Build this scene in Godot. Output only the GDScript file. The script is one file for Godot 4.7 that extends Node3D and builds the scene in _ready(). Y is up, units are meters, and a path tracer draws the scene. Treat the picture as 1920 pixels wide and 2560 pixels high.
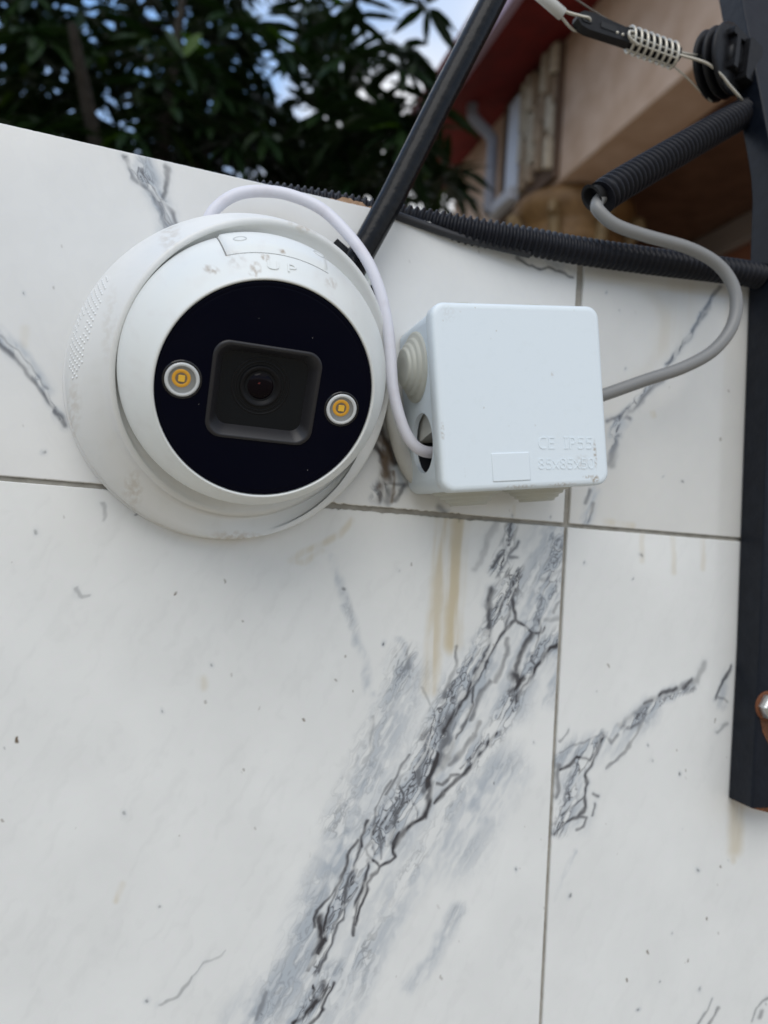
extends Node3D
# A turret security camera and a junction box on a marble-tiled yard wall, under the open sky; a mango tree and a house porch stand behind.
# Shapes are written in millimetres: x runs along the wall, y is up, z comes out of the wall; the origin is where four tiles meet.

const K := 0.001
var org := Vector3.ZERO          # base point (mm) of the thing being built
var uv_o := Vector3.ZERO         # planar mapping of the mesh being built
var uv_x := Vector3.ZERO
var uv_y := Vector3.ZERO
var taken := {}
var rng := RandomNumberGenerator.new()


# ---------------------------------------------------------------- marble

class Marble:
	# one tile's colour picture: soft bluish bands, dark veins, stains and specks, read through a warp so that no edge is drawn clean
	var w: int
	var h: int
	var x0: float
	var y1: float
	var s: float
	var soft: PackedFloat32Array
	var dark: PackedFloat32Array
	var stain: PackedFloat32Array
	var brown: PackedFloat32Array
	var net: PackedFloat32Array

	func _init(left: float, top: float, wide: float, high: float, scale: float) -> void:
		x0 = left
		y1 = top
		s = scale
		w = int(wide * scale)
		h = int(high * scale)
		soft.resize(w * h)
		dark.resize(w * h)
		stain.resize(w * h)
		brown.resize(w * h)
		net.resize(w * h)

	func lay(a: PackedFloat32Array, p: Array, width: float, strength: float, inner: float) -> PackedFloat32Array:
		var r := width * 0.5 * s
		for i in range(0, p.size() - 2, 2):
			var ax: float = (p[i] - x0) * s
			var ay: float = (y1 - p[i + 1]) * s
			var bx: float = (p[i + 2] - x0) * s
			var by: float = (y1 - p[i + 3]) * s
			var dx := bx - ax
			var dy := by - ay
			var len2 := maxf(dx * dx + dy * dy, 0.001)
			for y in range(maxi(0, int(minf(ay, by) - r)), mini(h, int(maxf(ay, by) + r) + 2)):
				for x in range(maxi(0, int(minf(ax, bx) - r)), mini(w, int(maxf(ax, bx) + r) + 2)):
					var t := clampf(((x - ax) * dx + (y - ay) * dy) / len2, 0.0, 1.0)
					var ex := x - ax - dx * t
					var ey := y - ay - dy * t
					var d := sqrt(ex * ex + ey * ey) / r
					if d < 1.0:
						var v := strength * (1.0 - smoothstep(inner, 1.0, d))
						if v > a[y * w + x]:
							a[y * w + x] = v
		return a

	func ink(p: Array, width: float, strength: float) -> void:
		dark = lay(dark, p, width * 1.55, strength, 0.12)
		soft = lay(soft, p, width * 2.2 + 2.5, strength * 0.55, 0.0)

	func web(p: Array, width: float, strength: float) -> void:
		net = lay(net, p, width, strength, 0.1)

	func at(a: PackedFloat32Array, x: float, y: float) -> float:
		var ix := clampi(int(x), 0, w - 2)
		var iy := clampi(int(y), 0, h - 2)
		var fx := clampf(x - ix, 0.0, 1.0)
		var k := iy * w + ix
		return lerpf(lerpf(a[k], a[k + 1], fx), lerpf(a[k + w], a[k + w + 1], fx), clampf(y - iy, 0.0, 1.0))

	func haze(p: Array, width: float, strength: float) -> void:
		soft = lay(soft, p, width * 1.35, minf(strength * 1.4, 0.9), 0.0)

	func rust(p: Array, width: float, strength: float) -> void:
		stain = lay(stain, p, width * 2.5, strength, 0.1)

	func dirt(p: Array, width: float, strength: float) -> void:
		brown = lay(brown, p, width * 1.5, strength, 0.1)

	func speck(at: Array, size: float, strength: float) -> void:
		brown = lay(brown, [at[0], at[1], at[0] + size * 0.2, at[1] - size * 0.5], size, strength, 0.2)

	func specks(n: int, a_seed: int) -> void:
		var r := RandomNumberGenerator.new()
		r.seed = a_seed
		for i in n:
			var at := [x0 + r.randf() * w / s, y1 - r.randf() * h / s]
			var size := 0.7 + 1.1 * r.randf() * r.randf()
			if r.randf() < 0.5:
				ink([at[0], at[1], at[0] + r.randf_range(-0.5, 0.5), at[1] - 0.6], size, r.randf_range(0.2, 0.75))
			else:
				speck(at, size * r.randf_range(1.0, 1.7), r.randf_range(0.15, 0.6))

	func picture(base: Color, a_seed: int, lively: float, lean := 0.45) -> ImageTexture:
		var n1 := FastNoiseLite.new()
		n1.seed = a_seed
		n1.noise_type = FastNoiseLite.TYPE_SIMPLEX
		n1.frequency = 0.075
		n1.fractal_octaves = 2
		var n2 := FastNoiseLite.new()
		n2.seed = a_seed + 5
		n2.noise_type = FastNoiseLite.TYPE_SIMPLEX
		n2.frequency = 0.04
		n2.fractal_octaves = 3
		n2.fractal_gain = 0.42
		var out := PackedByteArray()
		out.resize(w * h * 3)
		var i := 0
		for y in h:
			var my := y1 - y / s
			for x in w:
				var mx := x0 + x / s
				var a := n1.get_noise_2d(mx, my)
				var b := n1.get_noise_2d(mx + 311.0, my * 0.8)
				# veins run up to the right: along the flow the noise is stretched
				var along := mx * lean + my * 0.9
				var across := mx * 0.9 - my * lean
				var c := n2.get_noise_2d(along * 0.42 + 77.0 + b * 6.0, across * 2.2 + a * 4.0)
				var e := n2.get_noise_2d(mx * 0.35 + 900.0, my * 0.35)
				var g := n2.get_noise_2d(along * 1.0 + 400.0 + a * 5.0, across * 4.6 + b * 4.0)
				var wx := x + (a * 0.8 + c * 1.0) * s
				var wy := y + b * 1.0 * s
				var band := at(soft, wx, wy)
				var mesh := at(net, wx, wy)
				var k := y * w + x
				var veil := clampf(band * clampf(0.92 + c * 0.75 + g * 0.5 + e * 0.6, 0.2, 1.5) + mesh * clampf(0.5 + g * 0.9 + c * 0.7, 0.05, 0.95), 0.0, 1.0)
				var drawn := at(dark, wx, wy)
				var d := clampf(maxf(drawn * clampf(1.0 + (c * 1.0 + g * 1.2) * minf(mesh * 1.2 + 0.12, 1.0), 0.36, 1.15), (drawn - 0.72) * 3.4), 0.0, 1.0)
				# fine filaments: many inside the vein itself, a few faint ones in the bands
				var thread := maxf(maxf(1.0 - absf(g) * 4.8, 0.95 - absf(c - 0.05) * 7.5), 0.85 - absf(g * 0.8 + c - 0.22) * 6.5)
				if thread > 0.0:
					thread = thread * thread * (3.0 - 2.0 * thread)
					d = maxf(d, thread * minf(mesh * clampf(1.1 + e * 1.3 + c * 0.8, 0.4, 1.1) + band * clampf(0.12 + e * 0.7, 0.0, 0.35), 0.9))
				var cloud := 1.0 + e * 0.035 + a * 0.008 - maxf(0.0, c - 0.2) * lively * 0.25
				var st := at(stain, x + a * 0.5 * s, y) * clampf(0.9 + n2.get_noise_2d(mx * 3.0, my * 0.25) * 1.1, 0.35, 1.0)
				var br := at(brown, wx, wy) * clampf(0.95 + a * 0.8, 0.4, 1.0)
				var tr := lerpf(base.r * cloud, 0.43, veil)
				var tg := lerpf(base.g * cloud, 0.465, veil)
				var tb := lerpf(base.b * cloud, 0.50, veil)
				tr = lerpf(tr, 0.50, st * 0.72)
				tg = lerpf(tg, 0.395, st * 0.72)
				tb = lerpf(tb, 0.20, st * 0.72)
				tr = lerpf(tr, 0.040, d)
				tg = lerpf(tg, 0.039, d)
				tb = lerpf(tb, 0.046, d)
				tr = lerpf(tr, 0.11, br)
				tg = lerpf(tg, 0.07, br)
				tb = lerpf(tb, 0.035, br)
				out[i] = int(255.0 * pow(tr, 0.4545))
				out[i + 1] = int(255.0 * pow(tg, 0.4545))
				out[i + 2] = int(255.0 * pow(tb, 0.4545))
				i += 3
		return ImageTexture.create_from_image(Image.create_from_data(w, h, false, Image.FORMAT_RGB8, out))


# ---------------------------------------------------------------- shapes

func builder() -> SurfaceTool:
	var st := SurfaceTool.new()
	st.begin(Mesh.PRIMITIVE_TRIANGLES)
	st.set_smooth_group(0)
	return st


func planar(o: Vector3, u: Vector3, v: Vector3) -> void:
	uv_o = o
	uv_x = u
	uv_y = v


func vert(st: SurfaceTool, p: Vector3) -> void:
	st.set_uv(Vector2((p - uv_o).dot(uv_x), (p - uv_o).dot(uv_y)))
	st.add_vertex((p - org) * K)


func tri(st: SurfaceTool, a: Vector3, b: Vector3, c: Vector3) -> void:
	vert(st, a)
	vert(st, b)
	vert(st, c)


func quad(st: SurfaceTool, a: Vector3, b: Vector3, c: Vector3, d: Vector3) -> void:
	tri(st, a, b, c)
	tri(st, a, c, d)


func smooth(st: SurfaceTool, on: bool) -> void:
	st.set_smooth_group(0 if on else -1)


func rings(st: SurfaceTool, rows: Array, closed := true) -> void:
	for i in rows.size() - 1:
		var a: PackedVector3Array = rows[i]
		var b: PackedVector3Array = rows[i + 1]
		var n := a.size()
		for j in (n if closed else n - 1):
			var k := (j + 1) % n
			quad(st, a[j], b[j], b[k], a[k])


func cap(st: SurfaceTool, ring: PackedVector3Array, turned := false) -> void:
	var m := Vector3.ZERO
	for p in ring:
		m += p
	m /= ring.size()
	st.set_smooth_group(2)
	for j in ring.size():
		var k := (j + 1) % ring.size()
		if turned:
			tri(st, m, ring[j], ring[k])
		else:
			tri(st, m, ring[k], ring[j])
	st.set_smooth_group(0)


func circle(c: Vector3, ex: Vector3, ey: Vector3, r: float, n: int) -> PackedVector3Array:
	var out := PackedVector3Array()
	for j in n:
		var a := TAU * j / n
		out.append(c + ex * (r * cos(a)) + ey * (r * sin(a)))
	return out


# a turned shape: profile of (radius, height along az)
func lathe(st: SurfaceTool, c: Vector3, az: Vector3, profile: Array, n := 48, first := false, last := false) -> void:
	var f := frame(az)
	var rows := []
	for p in profile:
		rows.append(circle(c + f[2] * p[1], f[0], f[1], maxf(p[0], 0.001), n))
	rings(st, rows)
	if first:
		cap(st, rows[0], true)
	if last:
		cap(st, rows[-1])


func frame(az: Vector3) -> Array:
	var z := az.normalized()
	var x := (Vector3.UP if absf(z.y) < 0.95 else Vector3.RIGHT).cross(z).normalized()
	return [x, z.cross(x), z]


func curve(p: Array, steps: int) -> PackedVector3Array:
	var out := PackedVector3Array()
	for i in p.size() - 1:
		var a: Vector3 = p[maxi(i - 1, 0)]
		var d: Vector3 = p[mini(i + 2, p.size() - 1)]
		for k in steps:
			out.append((p[i] as Vector3).cubic_interpolate(p[i + 1], a, d, float(k) / steps))
	out.append(p[-1])
	return out


func even(p: PackedVector3Array, step: float) -> PackedVector3Array:
	var out := PackedVector3Array([p[0]])
	var left := step
	for i in p.size() - 1:
		var a := p[i]
		var l := a.distance_to(p[i + 1])
		while l >= left:
			a = a.move_toward(p[i + 1], left)
			l -= left
			left = step
			out.append(a)
		left -= l
	return out


# a bent tube through p; the radius is a number or one number per point
func tube(st: SurfaceTool, p: PackedVector3Array, radius: Variant, n := 16, flat := 1.0) -> void:
	var rows := []
	var t := (p[1] - p[0]).normalized()
	var x: Vector3 = frame(t)[0]
	for i in p.size():
		t = (p[mini(i + 1, p.size() - 1)] - p[maxi(i - 1, 0)]).normalized()
		x = (x - t * x.dot(t)).normalized()
		var r: float = radius[i] if radius is PackedFloat32Array else radius
		rows.append(circle(p[i], x * flat, t.cross(x), r, n))
	rings(st, rows)
	cap(st, rows[0], true)
	cap(st, rows[-1])


func box(st: SurfaceTool, lo: Vector3, hi: Vector3, bevel := 0.0) -> void:
	var c := (lo + hi) / 2.0
	var h := (hi - lo) / 2.0
	smooth(st, false)
	for axis in 3:
		for side in [-1.0, 1.0]:
			var n := Vector3.ZERO
			var u := Vector3.ZERO
			var v := Vector3.ZERO
			n[axis] = side
			u[(axis + 1) % 3] = 1.0
			v[(axis + 2) % 3] = side
			var o := c + n * h[axis]
			var uu := u * (h[(axis + 1) % 3] - bevel)
			var vv := v * (h[(axis + 2) % 3] - bevel)
			quad(st, o - uu - vv, o - uu + vv, o + uu + vv, o + uu - vv)
			if bevel > 0.0:   # the two bevels towards the next axis
				for e in [-1.0, 1.0]:
					var du: Vector3 = u * e
					var p0: Vector3 = o + du * (h[(axis + 1) % 3] - bevel)
					var p1: Vector3 = c + du * h[(axis + 1) % 3] + n * (h[axis] - bevel)
					quad(st, p0 - vv, p1 - vv, p1 + vv, p0 + vv)
	if bevel > 0.0:
		for sx in [-1.0, 1.0]:
			for sy in [-1.0, 1.0]:
				for sz in [-1.0, 1.0]:
					var q := Vector3(sx * h.x, sy * h.y, sz * h.z)
					var b := Vector3(sx, sy, sz) * bevel
					tri(st, c + q - Vector3(0, b.y, b.z), c + q - Vector3(b.x, 0, b.z), c + q - Vector3(b.x, b.y, 0))
	smooth(st, true)


# rounded rectangle outline, n points per corner, m more along each straight side
func rounded(hw: float, hh: float, r: float, n := 8, m := 0) -> PackedVector2Array:
	var out := PackedVector2Array()
	for q in 4:
		var c := Vector2((hw - r) * (1 if q == 0 or q == 3 else -1), (hh - r) * (1 if q < 2 else -1))
		for k in n + 1:
			var a := PI / 2 * (q + float(k) / n)
			out.append(c + Vector2(cos(a), sin(a)) * r)
		var run: Vector2 = [Vector2(-2 * (hw - r), 0), Vector2(0, -2 * (hh - r)), Vector2(2 * (hw - r), 0), Vector2(0, 2 * (hh - r))][q]
		var last := out[-1]
		for k in m:
			out.append(last + run * (k + 1.0) / (m + 1.0))
	return out


func lifted(flat: PackedVector2Array, c: Vector3, ex: Vector3, ey: Vector3) -> PackedVector3Array:
	var out := PackedVector3Array()
	for p in flat:
		out.append(c + ex * p.x + ey * p.y)
	return out


# a prism: an outline (mm) in the plane of ex and ey at o, thick along ez
func prism(st: SurfaceTool, outline: PackedVector2Array, o: Vector3, ex: Vector3, ey: Vector3, ez: Vector3) -> void:
	smooth(st, false)
	var a := lifted(outline, o, ex, ey)
	var b := lifted(outline, o + ez, ex, ey)
	rings(st, [a, b])
	var t := Geometry2D.triangulate_polygon(outline)
	for i in range(0, t.size(), 3):
		tri(st, a[t[i]], a[t[i + 1]], a[t[i + 2]])
		tri(st, b[t[i]], b[t[i + 2]], b[t[i + 1]])
	smooth(st, true)


# ---------------------------------------------------------------- things and parts

func numbered(called: String) -> String:
	var k: int = taken.get(called, 0)
	taken[called] = k + 1
	return called if k == 0 else "%s_%03d" % [called, k]


func tag(o: Node3D, label: String, category: String, group := "", kind := "") -> void:
	for m in [["label", label], ["category", category], ["group", group], ["kind", kind]]:
		if m[1]:
			o.set_meta(m[0], m[1])


func thing(called: String, label: String, category: String, base: Vector3, group := "") -> Node3D:
	var o := Node3D.new()
	o.name = numbered(called)
	o.position = base * K
	org = base
	tag(o, label, category, group)
	add_child(o, true)
	return o


func part(called: String, st: SurfaceTool, m: Material, under: Node3D) -> MeshInstance3D:
	st.generate_normals()
	var o := MeshInstance3D.new()
	o.name = called
	o.mesh = st.commit()
	o.material_override = m
	under.add_child(o, true)
	return o


func whole(called: String, st: SurfaceTool, m: Material, label: String, category: String, base: Vector3, group := "") -> MeshInstance3D:
	var o := part(numbered(called), st, m, self)
	o.position = base * K
	tag(o, label, category, group)
	return o


func lettering(text: String, height: float, m: Material, under: Node3D, at: Vector3, b: Basis, depth := 0.35, wide := 1.0) -> void:
	var f := SystemFont.new()
	f.font_names = PackedStringArray(["Droid Sans"])
	var t := TextMesh.new()
	t.font = f
	t.text = text
	t.font_size = 64
	t.pixel_size = height * K / 46.0
	t.depth = depth * K
	t.curve_step = 1.0
	var o := MeshInstance3D.new()
	o.name = "raised_lettering"
	o.mesh = t
	o.material_override = m
	o.basis = b * Basis.from_scale(Vector3(wide, 1, 1))
	o.position = (at - org) * K
	under.add_child(o, true)


func paint(r: float, g: float, b: float, rough: float, spec := 0.5) -> StandardMaterial3D:
	var m := StandardMaterial3D.new()
	m.albedo_color = Color(r, g, b).linear_to_srgb()
	m.roughness = rough
	m.metallic_specular = spec
	m.cull_mode = BaseMaterial3D.CULL_DISABLED
	return m


# a blotchy colour between two tones, laid on by place
func blotchy(a: Color, b: Color, rough: float, size: float, a_seed: int, relief := 0.0, octaves := 4) -> StandardMaterial3D:
	var n := FastNoiseLite.new()
	n.seed = a_seed
	n.frequency = 0.02
	n.fractal_octaves = octaves
	var g := Gradient.new()
	g.set_color(0, a.linear_to_srgb())
	g.set_color(1, b.linear_to_srgb())
	var t := NoiseTexture2D.new()
	t.width = 256
	t.height = 256
	t.seamless = true
	t.noise = n
	t.color_ramp = g
	var m := StandardMaterial3D.new()
	m.albedo_texture = t
	m.roughness = rough
	m.uv1_triplanar = true
	m.uv1_scale = Vector3.ONE / (size * K)
	m.cull_mode = BaseMaterial3D.CULL_DISABLED
	if relief > 0.0:
		var h := NoiseTexture2D.new()
		h.width = 256
		h.height = 256
		h.seamless = true
		h.noise = n
		m.heightmap_enabled = true
		m.heightmap_texture = h
		m.heightmap_scale = relief
	return m


func dim(m: StandardMaterial3D, spec: float) -> StandardMaterial3D:
	m.metallic_specular = spec
	return m


# white plastic with dirt: marks are [u, v, radius, strength] in the unit square
func soiled(base: Color, grime: Color, marks: Array, overall: float, rough: float, a_seed: int) -> StandardMaterial3D:
	var n := FastNoiseLite.new()
	n.seed = a_seed
	n.frequency = 0.035
	n.fractal_octaves = 4
	var size := 512
	var dirt := PackedFloat32Array()
	dirt.resize(size * size)
	for y in size:
		for x in size:
			var v := n.get_noise_2d(x * 0.6, y * 0.6)
			dirt[y * size + x] = maxf(0.0, v - 0.12) * overall
	for k in marks:
		var rx: float = k[2] * size
		var ry: float = (k[4] if k.size() > 4 else k[2]) * size
		var cx: float = k[0] * size
		var cy: float = k[1] * size
		for y in range(maxi(0, int(cy - ry)), mini(size, int(cy + ry) + 1)):
			for x in range(maxi(0, int(cx - rx)), mini(size, int(cx + rx) + 1)):
				var d := Vector2((x - cx) / rx, (y - cy) / ry).length()
				if d < 1.0:
					var g := clampf(0.5 + n.get_noise_2d(x * 2.6, y * 2.6) * 1.5, 0.0, 1.0)
					dirt[y * size + x] = maxf(dirt[y * size + x], k[3] * (1.0 - d * d) * g)
	var im := Image.create(size, size, false, Image.FORMAT_RGB8)
	for y in size:
		for x in size:
			im.set_pixel(x, y, base.lerp(grime, clampf(dirt[y * size + x], 0.0, 1.0)).linear_to_srgb())
	var m := StandardMaterial3D.new()
	m.albedo_texture = ImageTexture.create_from_image(im)
	m.texture_repeat = false
	m.roughness = rough
	m.cull_mode = BaseMaterial3D.CULL_DISABLED
	return m


# ---------------------------------------------------------------- the scene

func _ready() -> void:
	rng.seed = 11
	light_and_lens()
	ground()
	boundary_wall()
	house()
	mango_tree()
	security_camera()
	junction_box()
	cables()
	conduits()
	steel_brace()
	fence_post()
	fence_fittings()


func light_and_lens() -> void:
	var cam := Camera3D.new()
	cam.name = "camera"
	cam.fov = 67.3
	cam.near = 0.02
	cam.far = 900.0
	cam.transform = Transform3D(Basis(Vector3(0.953957, 0.067401, 0.292272), Vector3(-0.078432, 0.996576, 0.026177), Vector3(-0.289506, -0.047895, 0.955977)), Vector3(-213.5, -19.3, 366.3) * K)
	cam.current = true
	add_child(cam)

	var pano := Image.create(1024, 512, false, Image.FORMAT_RGBF)
	var n := FastNoiseLite.new()
	n.seed = 21
	n.frequency = 1.1
	n.fractal_octaves = 5
	for y in 512:
		var el := PI / 2 - PI * (y + 0.5) / 512.0
		var up := maxf(sin(el), 0.0)
		for x in 1024:
			var az := TAU * (x + 0.5) / 1024.0
			var d := Vector3(cos(el) * sin(az), sin(el), cos(el) * cos(az))
			var cloud := smoothstep(-0.35, 0.35, n.get_noise_3d(d.x * 1.2, d.y * 2.2, d.z * 1.2))
			var blue := Vector3(0.42, 0.66, 0.98).lerp(Vector3(0.21, 0.43, 0.86), sqrt(up))
			blue = blue.lerp(Vector3(0.72, 0.82, 0.95), pow(1.0 - up, 5.0))
			var c := blue.lerp(Vector3(1.02, 1.02, 1.01), cloud * 0.9)
			pano.set_pixel(x, y, Color(c.x, c.y, c.z))
	var sky_look := PanoramaSkyMaterial.new()
	sky_look.panorama = ImageTexture.create_from_image(pano)
	var sky := Sky.new()
	sky.sky_material = sky_look
	var e := Environment.new()
	e.background_mode = Environment.BG_SKY
	e.sky = sky
	e.tonemap_mode = Environment.TONE_MAPPER_LINEAR
	e.tonemap_exposure = 1.05
	e.background_energy_multiplier = 1.0
	e.sdfgi_enabled = true
	e.ssao_enabled = true
	e.ssil_enabled = true
	var lens := CameraAttributesPhysical.new()
	lens.frustum_focal_length = 18.03
	lens.frustum_focus_distance = 0.318
	lens.exposure_aperture = 5.6
	var around := WorldEnvironment.new()
	around.environment = e
	around.camera_attributes = lens
	add_child(around)

	var sun := DirectionalLight3D.new()
	sun.name = "sun"
	sun.light_energy = 0.45
	sun.light_color = Color(1.0, 0.97, 0.92)
	sun.light_angular_distance = 45.0
	sun.shadow_enabled = true
	add_child(sun)
	sun.look_at_from_position(Vector3(-0.9, 2.5, 2.3), Vector3.ZERO)


func ground() -> void:
	org = Vector3.ZERO
	var st := builder()
	var o := Vector3(0, -1650, 0)
	quad(st, o + Vector3(-400000, 0, -400000), o + Vector3(400000, 0, -400000), o + Vector3(400000, 0, 400000), o + Vector3(-400000, 0, 400000))
	var g := part("ground", st, blotchy(Color(0.28, 0.235, 0.165), Color(0.42, 0.355, 0.26), 0.95, 2600, 4), self)
	g.set_meta("kind", "structure")


# the tiles' top edge falls a little to the right
func top_at(x: float) -> float:
	return 146.0 - 0.0296 * x if x < -70.0 else 148.07 + 0.018 * (x + 70.0)


func tile(under: Node3D, corner: Array, m: Material, chips: Array, map_at: Array) -> void:
	# corner: four points (x, y), clockwise from the upper left; chips: [edge, from, to] where the edge is broken
	var ring := PackedVector3Array()
	for e in 4:
		var a: Vector2 = corner[e]
		var b: Vector2 = corner[(e + 1) % 4]
		var n := maxi(2, int(a.distance_to(b) / 1.6))
		var inward := (b - a).normalized().rotated(-PI / 2)
		for k in n:
			var t := float(k) / n
			var q := a.lerp(b, t)
			var bite := rng.randf() * 0.1
			for c in chips:
				if c[0] == e and q.x > c[1] and q.x < c[2]:
					bite = rng.randf() * rng.randf() * 0.85
			if k > 0:
				q += inward * bite
			ring.append(Vector3(q.x, q.y, 0))
	planar(Vector3(map_at[0], map_at[1], 0), Vector3(1.0 / map_at[2], 0, 0), Vector3(0, -1.0 / map_at[3], 0))
	var mid := Vector3((corner[0].x + corner[2].x) / 2, (corner[0].y + corner[2].y) / 2, 0)
	var face := PackedVector3Array()
	var edge := PackedVector3Array()
	var back := PackedVector3Array()
	for p in ring:
		var q := p - mid
		face.append(p - Vector3(signf(q.x) * minf(0.45, absf(q.x)), signf(q.y) * 0.45, 0))
		edge.append(p + Vector3(0, 0, -0.5))
		back.append(p + Vector3(0, 0, -9))
	var st := builder()
	smooth(st, false)
	var inner := PackedVector3Array()
	for p in ring:
		inner.append(Vector3(clampf(p.x, minf(corner[0].x, corner[3].x) + 4.0, maxf(corner[1].x, corner[2].x) - 4.0), clampf(p.y, corner[3].y + 4.0, minf(corner[0].y, corner[1].y) - 4.0), 0))
	cap(st, inner, true)
	st.set_smooth_group(2)
	rings(st, [inner, face])
	smooth(st, false)
	rings(st, [face, edge, back])
	part("tile", st, m, under)


func boundary_wall() -> void:
	var base := Vector3(-200, -1650, -70)
	var w := thing("tiled_wall", "yard wall faced with white marble-look tiles carrying the camera and the junction box", "wall", base)
	var grout := blotchy(Color(0.26, 0.245, 0.21), Color(0.40, 0.38, 0.34), 0.95, 60, 9, 0.08)
	var st := builder()
	prism(st, PackedVector2Array([Vector2(-1820, -1650), Vector2(1220, -1650), Vector2(1220, top_at(1220) - 3), Vector2(-70, top_at(-70) - 3), Vector2(-1820, top_at(-1820) - 3)]), Vector3(0, 0, -1.7), Vector3.RIGHT, Vector3.UP, Vector3(0, 0, -130))
	part("wall_core", st, grout, w)
	# rough bedding mortar that shows along the top of the tiles
	st = builder()
	var rows := []
	var bump := FastNoiseLite.new()
	bump.frequency = 0.09
	bump.fractal_octaves = 3
	for r in 4:
		var row := PackedVector3Array()
		for k in 420:
			var x := -420.0 + k * 1.5
			var lump := 4.6 * exp(-pow((x + 131.0) / 12.0, 2.0)) + 2.6 * exp(-pow((x + 108.0) / 7.0, 2.0))
			if x > -100.0:
				lump -= clampf((x + 100.0) * 0.05, 0.0, 3.5)
			var high := top_at(x) + 0.3 + lump * (0.7 + 0.5 * bump.get_noise_1d(x * 3.0)) + 1.3 * bump.get_noise_1d(x)
			row.append([Vector3(x, top_at(x) - 4, -1.2), Vector3(x, high, -1.4 - 1.2 * absf(bump.get_noise_1d(x * 2.0 + 90))), Vector3(x, high - 0.4, -8), Vector3(x, top_at(x) - 6, -16)][r])
		rows.append(row)
	rings(st, rows, false)
	part("mortar", st, blotchy(Color(0.20, 0.115, 0.06), Color(0.42, 0.28, 0.18), 1.0, 24, 12, 0.06), w)

	var white := Color(0.735, 0.74, 0.72)
	var c := Marble.new(-601, -1.2, 600, 300, 3.2)
	c.ink([-41.3, -36.8, -43.3, -45, -42.3, -52.6, -41.7, -61.5, -42.7, -68.2, -45.2, -75, -48.1, -81.7, -50.6, -88.3, -55, -94.1], 3.6, 0.75)
	c.ink([-26.6, -25.2, -31.4, -30, -31.9, -36.4, -35.6, -42, -38.9, -44.4, -42.6, -48.1], 2.5, 0.6)
	c.ink([-29.7, -31.7, -29.1, -40.8, -28.8, -45.3, -27, -51.1, -32.2, -55.8, -36.2, -62.2, -39.2, -69, -41.4, -72.7, -42.1, -77.1], 2.4, 0.8)
	c.ink([-30.4, -44.4, -31.5, -51.3, -33.6, -55.9, -37.9, -66.3], 1.5, 0.6)
	c.ink([-32.8, -0, -33, -4.6, -33.6, -10.6, -34.9, -14.8, -38.1, -18.6, -41.7, -24.2], 1.8, 0.75)
	c.ink([-27.6, -10.2, -30.4, -14.5, -34.1, -19.2, -36.2, -23.9], 2.2, 0.65)
	c.ink([-36.6, -10.8, -35.8, -16.2, -32.1, -19.1, -28.1, -18.9], 1.6, 0.55)
	c.ink([-41.2, -2, -45.6, -9.1, -48.8, -20.2, -52.3, -26.6], 4, 0.3)
	c.ink([-27, -51.1, -20.7, -54.5, -16.9, -58, -12.3, -57.4, -9.4, -55], 2, 0.8)
	c.ink([-13.3, -50.1, -12.7, -55.1, -14.9, -65.7, -16, -72.1, -13.8, -74.8], 1.5, 0.65)
	c.ink([-16.9, -58.5, -21, -65.9, -23.6, -71.3, -25.3, -76.8, -25, -80.4], 2.8, 0.85)
	c.ink([-25, -80.8, -22.8, -84], 7, 1)
	c.ink([-20, -81.2, -24.6, -86.7, -27.4, -89.4], 4, 0.95)
	c.ink([0.4, -62.5, -4.6, -65.4, -8.5, -69.2, -12.3, -74.7, -16.4, -81.2, -20.6, -86.6, -24.7, -93.4], 3, 0.9)
	c.ink([0.9, -20.8, -3.6, -24.3, -8.6, -27.4, -13.1, -29.9], 2, 0.5)
	c.ink([-0.1, -38.5, -3.4, -43.3, -4.8, -46.6], 2, 0.45)
	c.ink([-1.5, -49.7, -8.2, -50.4, -13.3, -50.1], 3, 0.35)
	c.ink([-30.8, -61.2, -30.7, -70.2, -33.3, -76.1, -36.7, -83.7], 2.5, 0.5)
	c.ink([-45.2, -75, -47.2, -81.7, -48.6, -89.6, -47.7, -94.9], 1.5, 0.75)
	c.ink([-59.7, -66.9, -59.5, -77.5, -62.8, -84.1, -64.7, -90.7, -65.4, -95.1], 2, 0.55)
	c.ink([-41.4, -73.5, -46.7, -74.5, -48.7, -82.1, -51.1, -88.7, -55, -95.8, -59.3, -102, -62.3, -107.2, -63.4, -112], 3, 0.85)
	c.ink([-41.4, -73.5, -46.6, -83.4, -48.6, -89.6, -47.8, -95.3, -50.7, -101.9, -54.1, -108.5, -56.7, -112.5], 2, 0.7)
	c.ink([-38.8, -83.7, -43.4, -88.7, -45.8, -95.8, -48.7, -102.8], 2.5, 0.55)
	c.ink([-60.2, -102.8, -62.2, -108.5, -60.8, -115, -62.2, -121.5, -65.7, -125.8, -68.3, -129.2], 7.5, 0.6)
	c.ink([-65.6, -121.1, -67.5, -126.2, -69.9, -132.2, -70.1, -136.5, -70.2, -141.7, -69, -146, -70.5, -150.2], 4.2, 0.95)
	c.ink([-69.8, -107.6, -74.1, -111.5, -72.8, -117.5, -73.8, -122.7, -75.8, -127.8, -76, -132.1, -73.3, -136.4, -70.7, -140.8], 4, 0.6)
	c.ink([-44.7, -105.5, -46.7, -111.6, -52, -118.6, -56.5, -122.9, -59.6, -125.9], 3, 0.55)
	c.ink([-34.1, -110.8, -39.2, -114.3, -42.7, -120.5, -45.8, -125.3, -50.2, -130.4, -55.7, -134.3, -61, -139.3, -65.4, -144.4], 2.4, 0.85)
	c.ink([-45.9, -122.6, -50.6, -125.2, -54.2, -127.8], 1.3, 0.55)
	c.ink([-53.5, -131.3, -58.2, -132, -61.3, -135.4, -66.4, -135.7], 1.6, 0.7)
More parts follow.
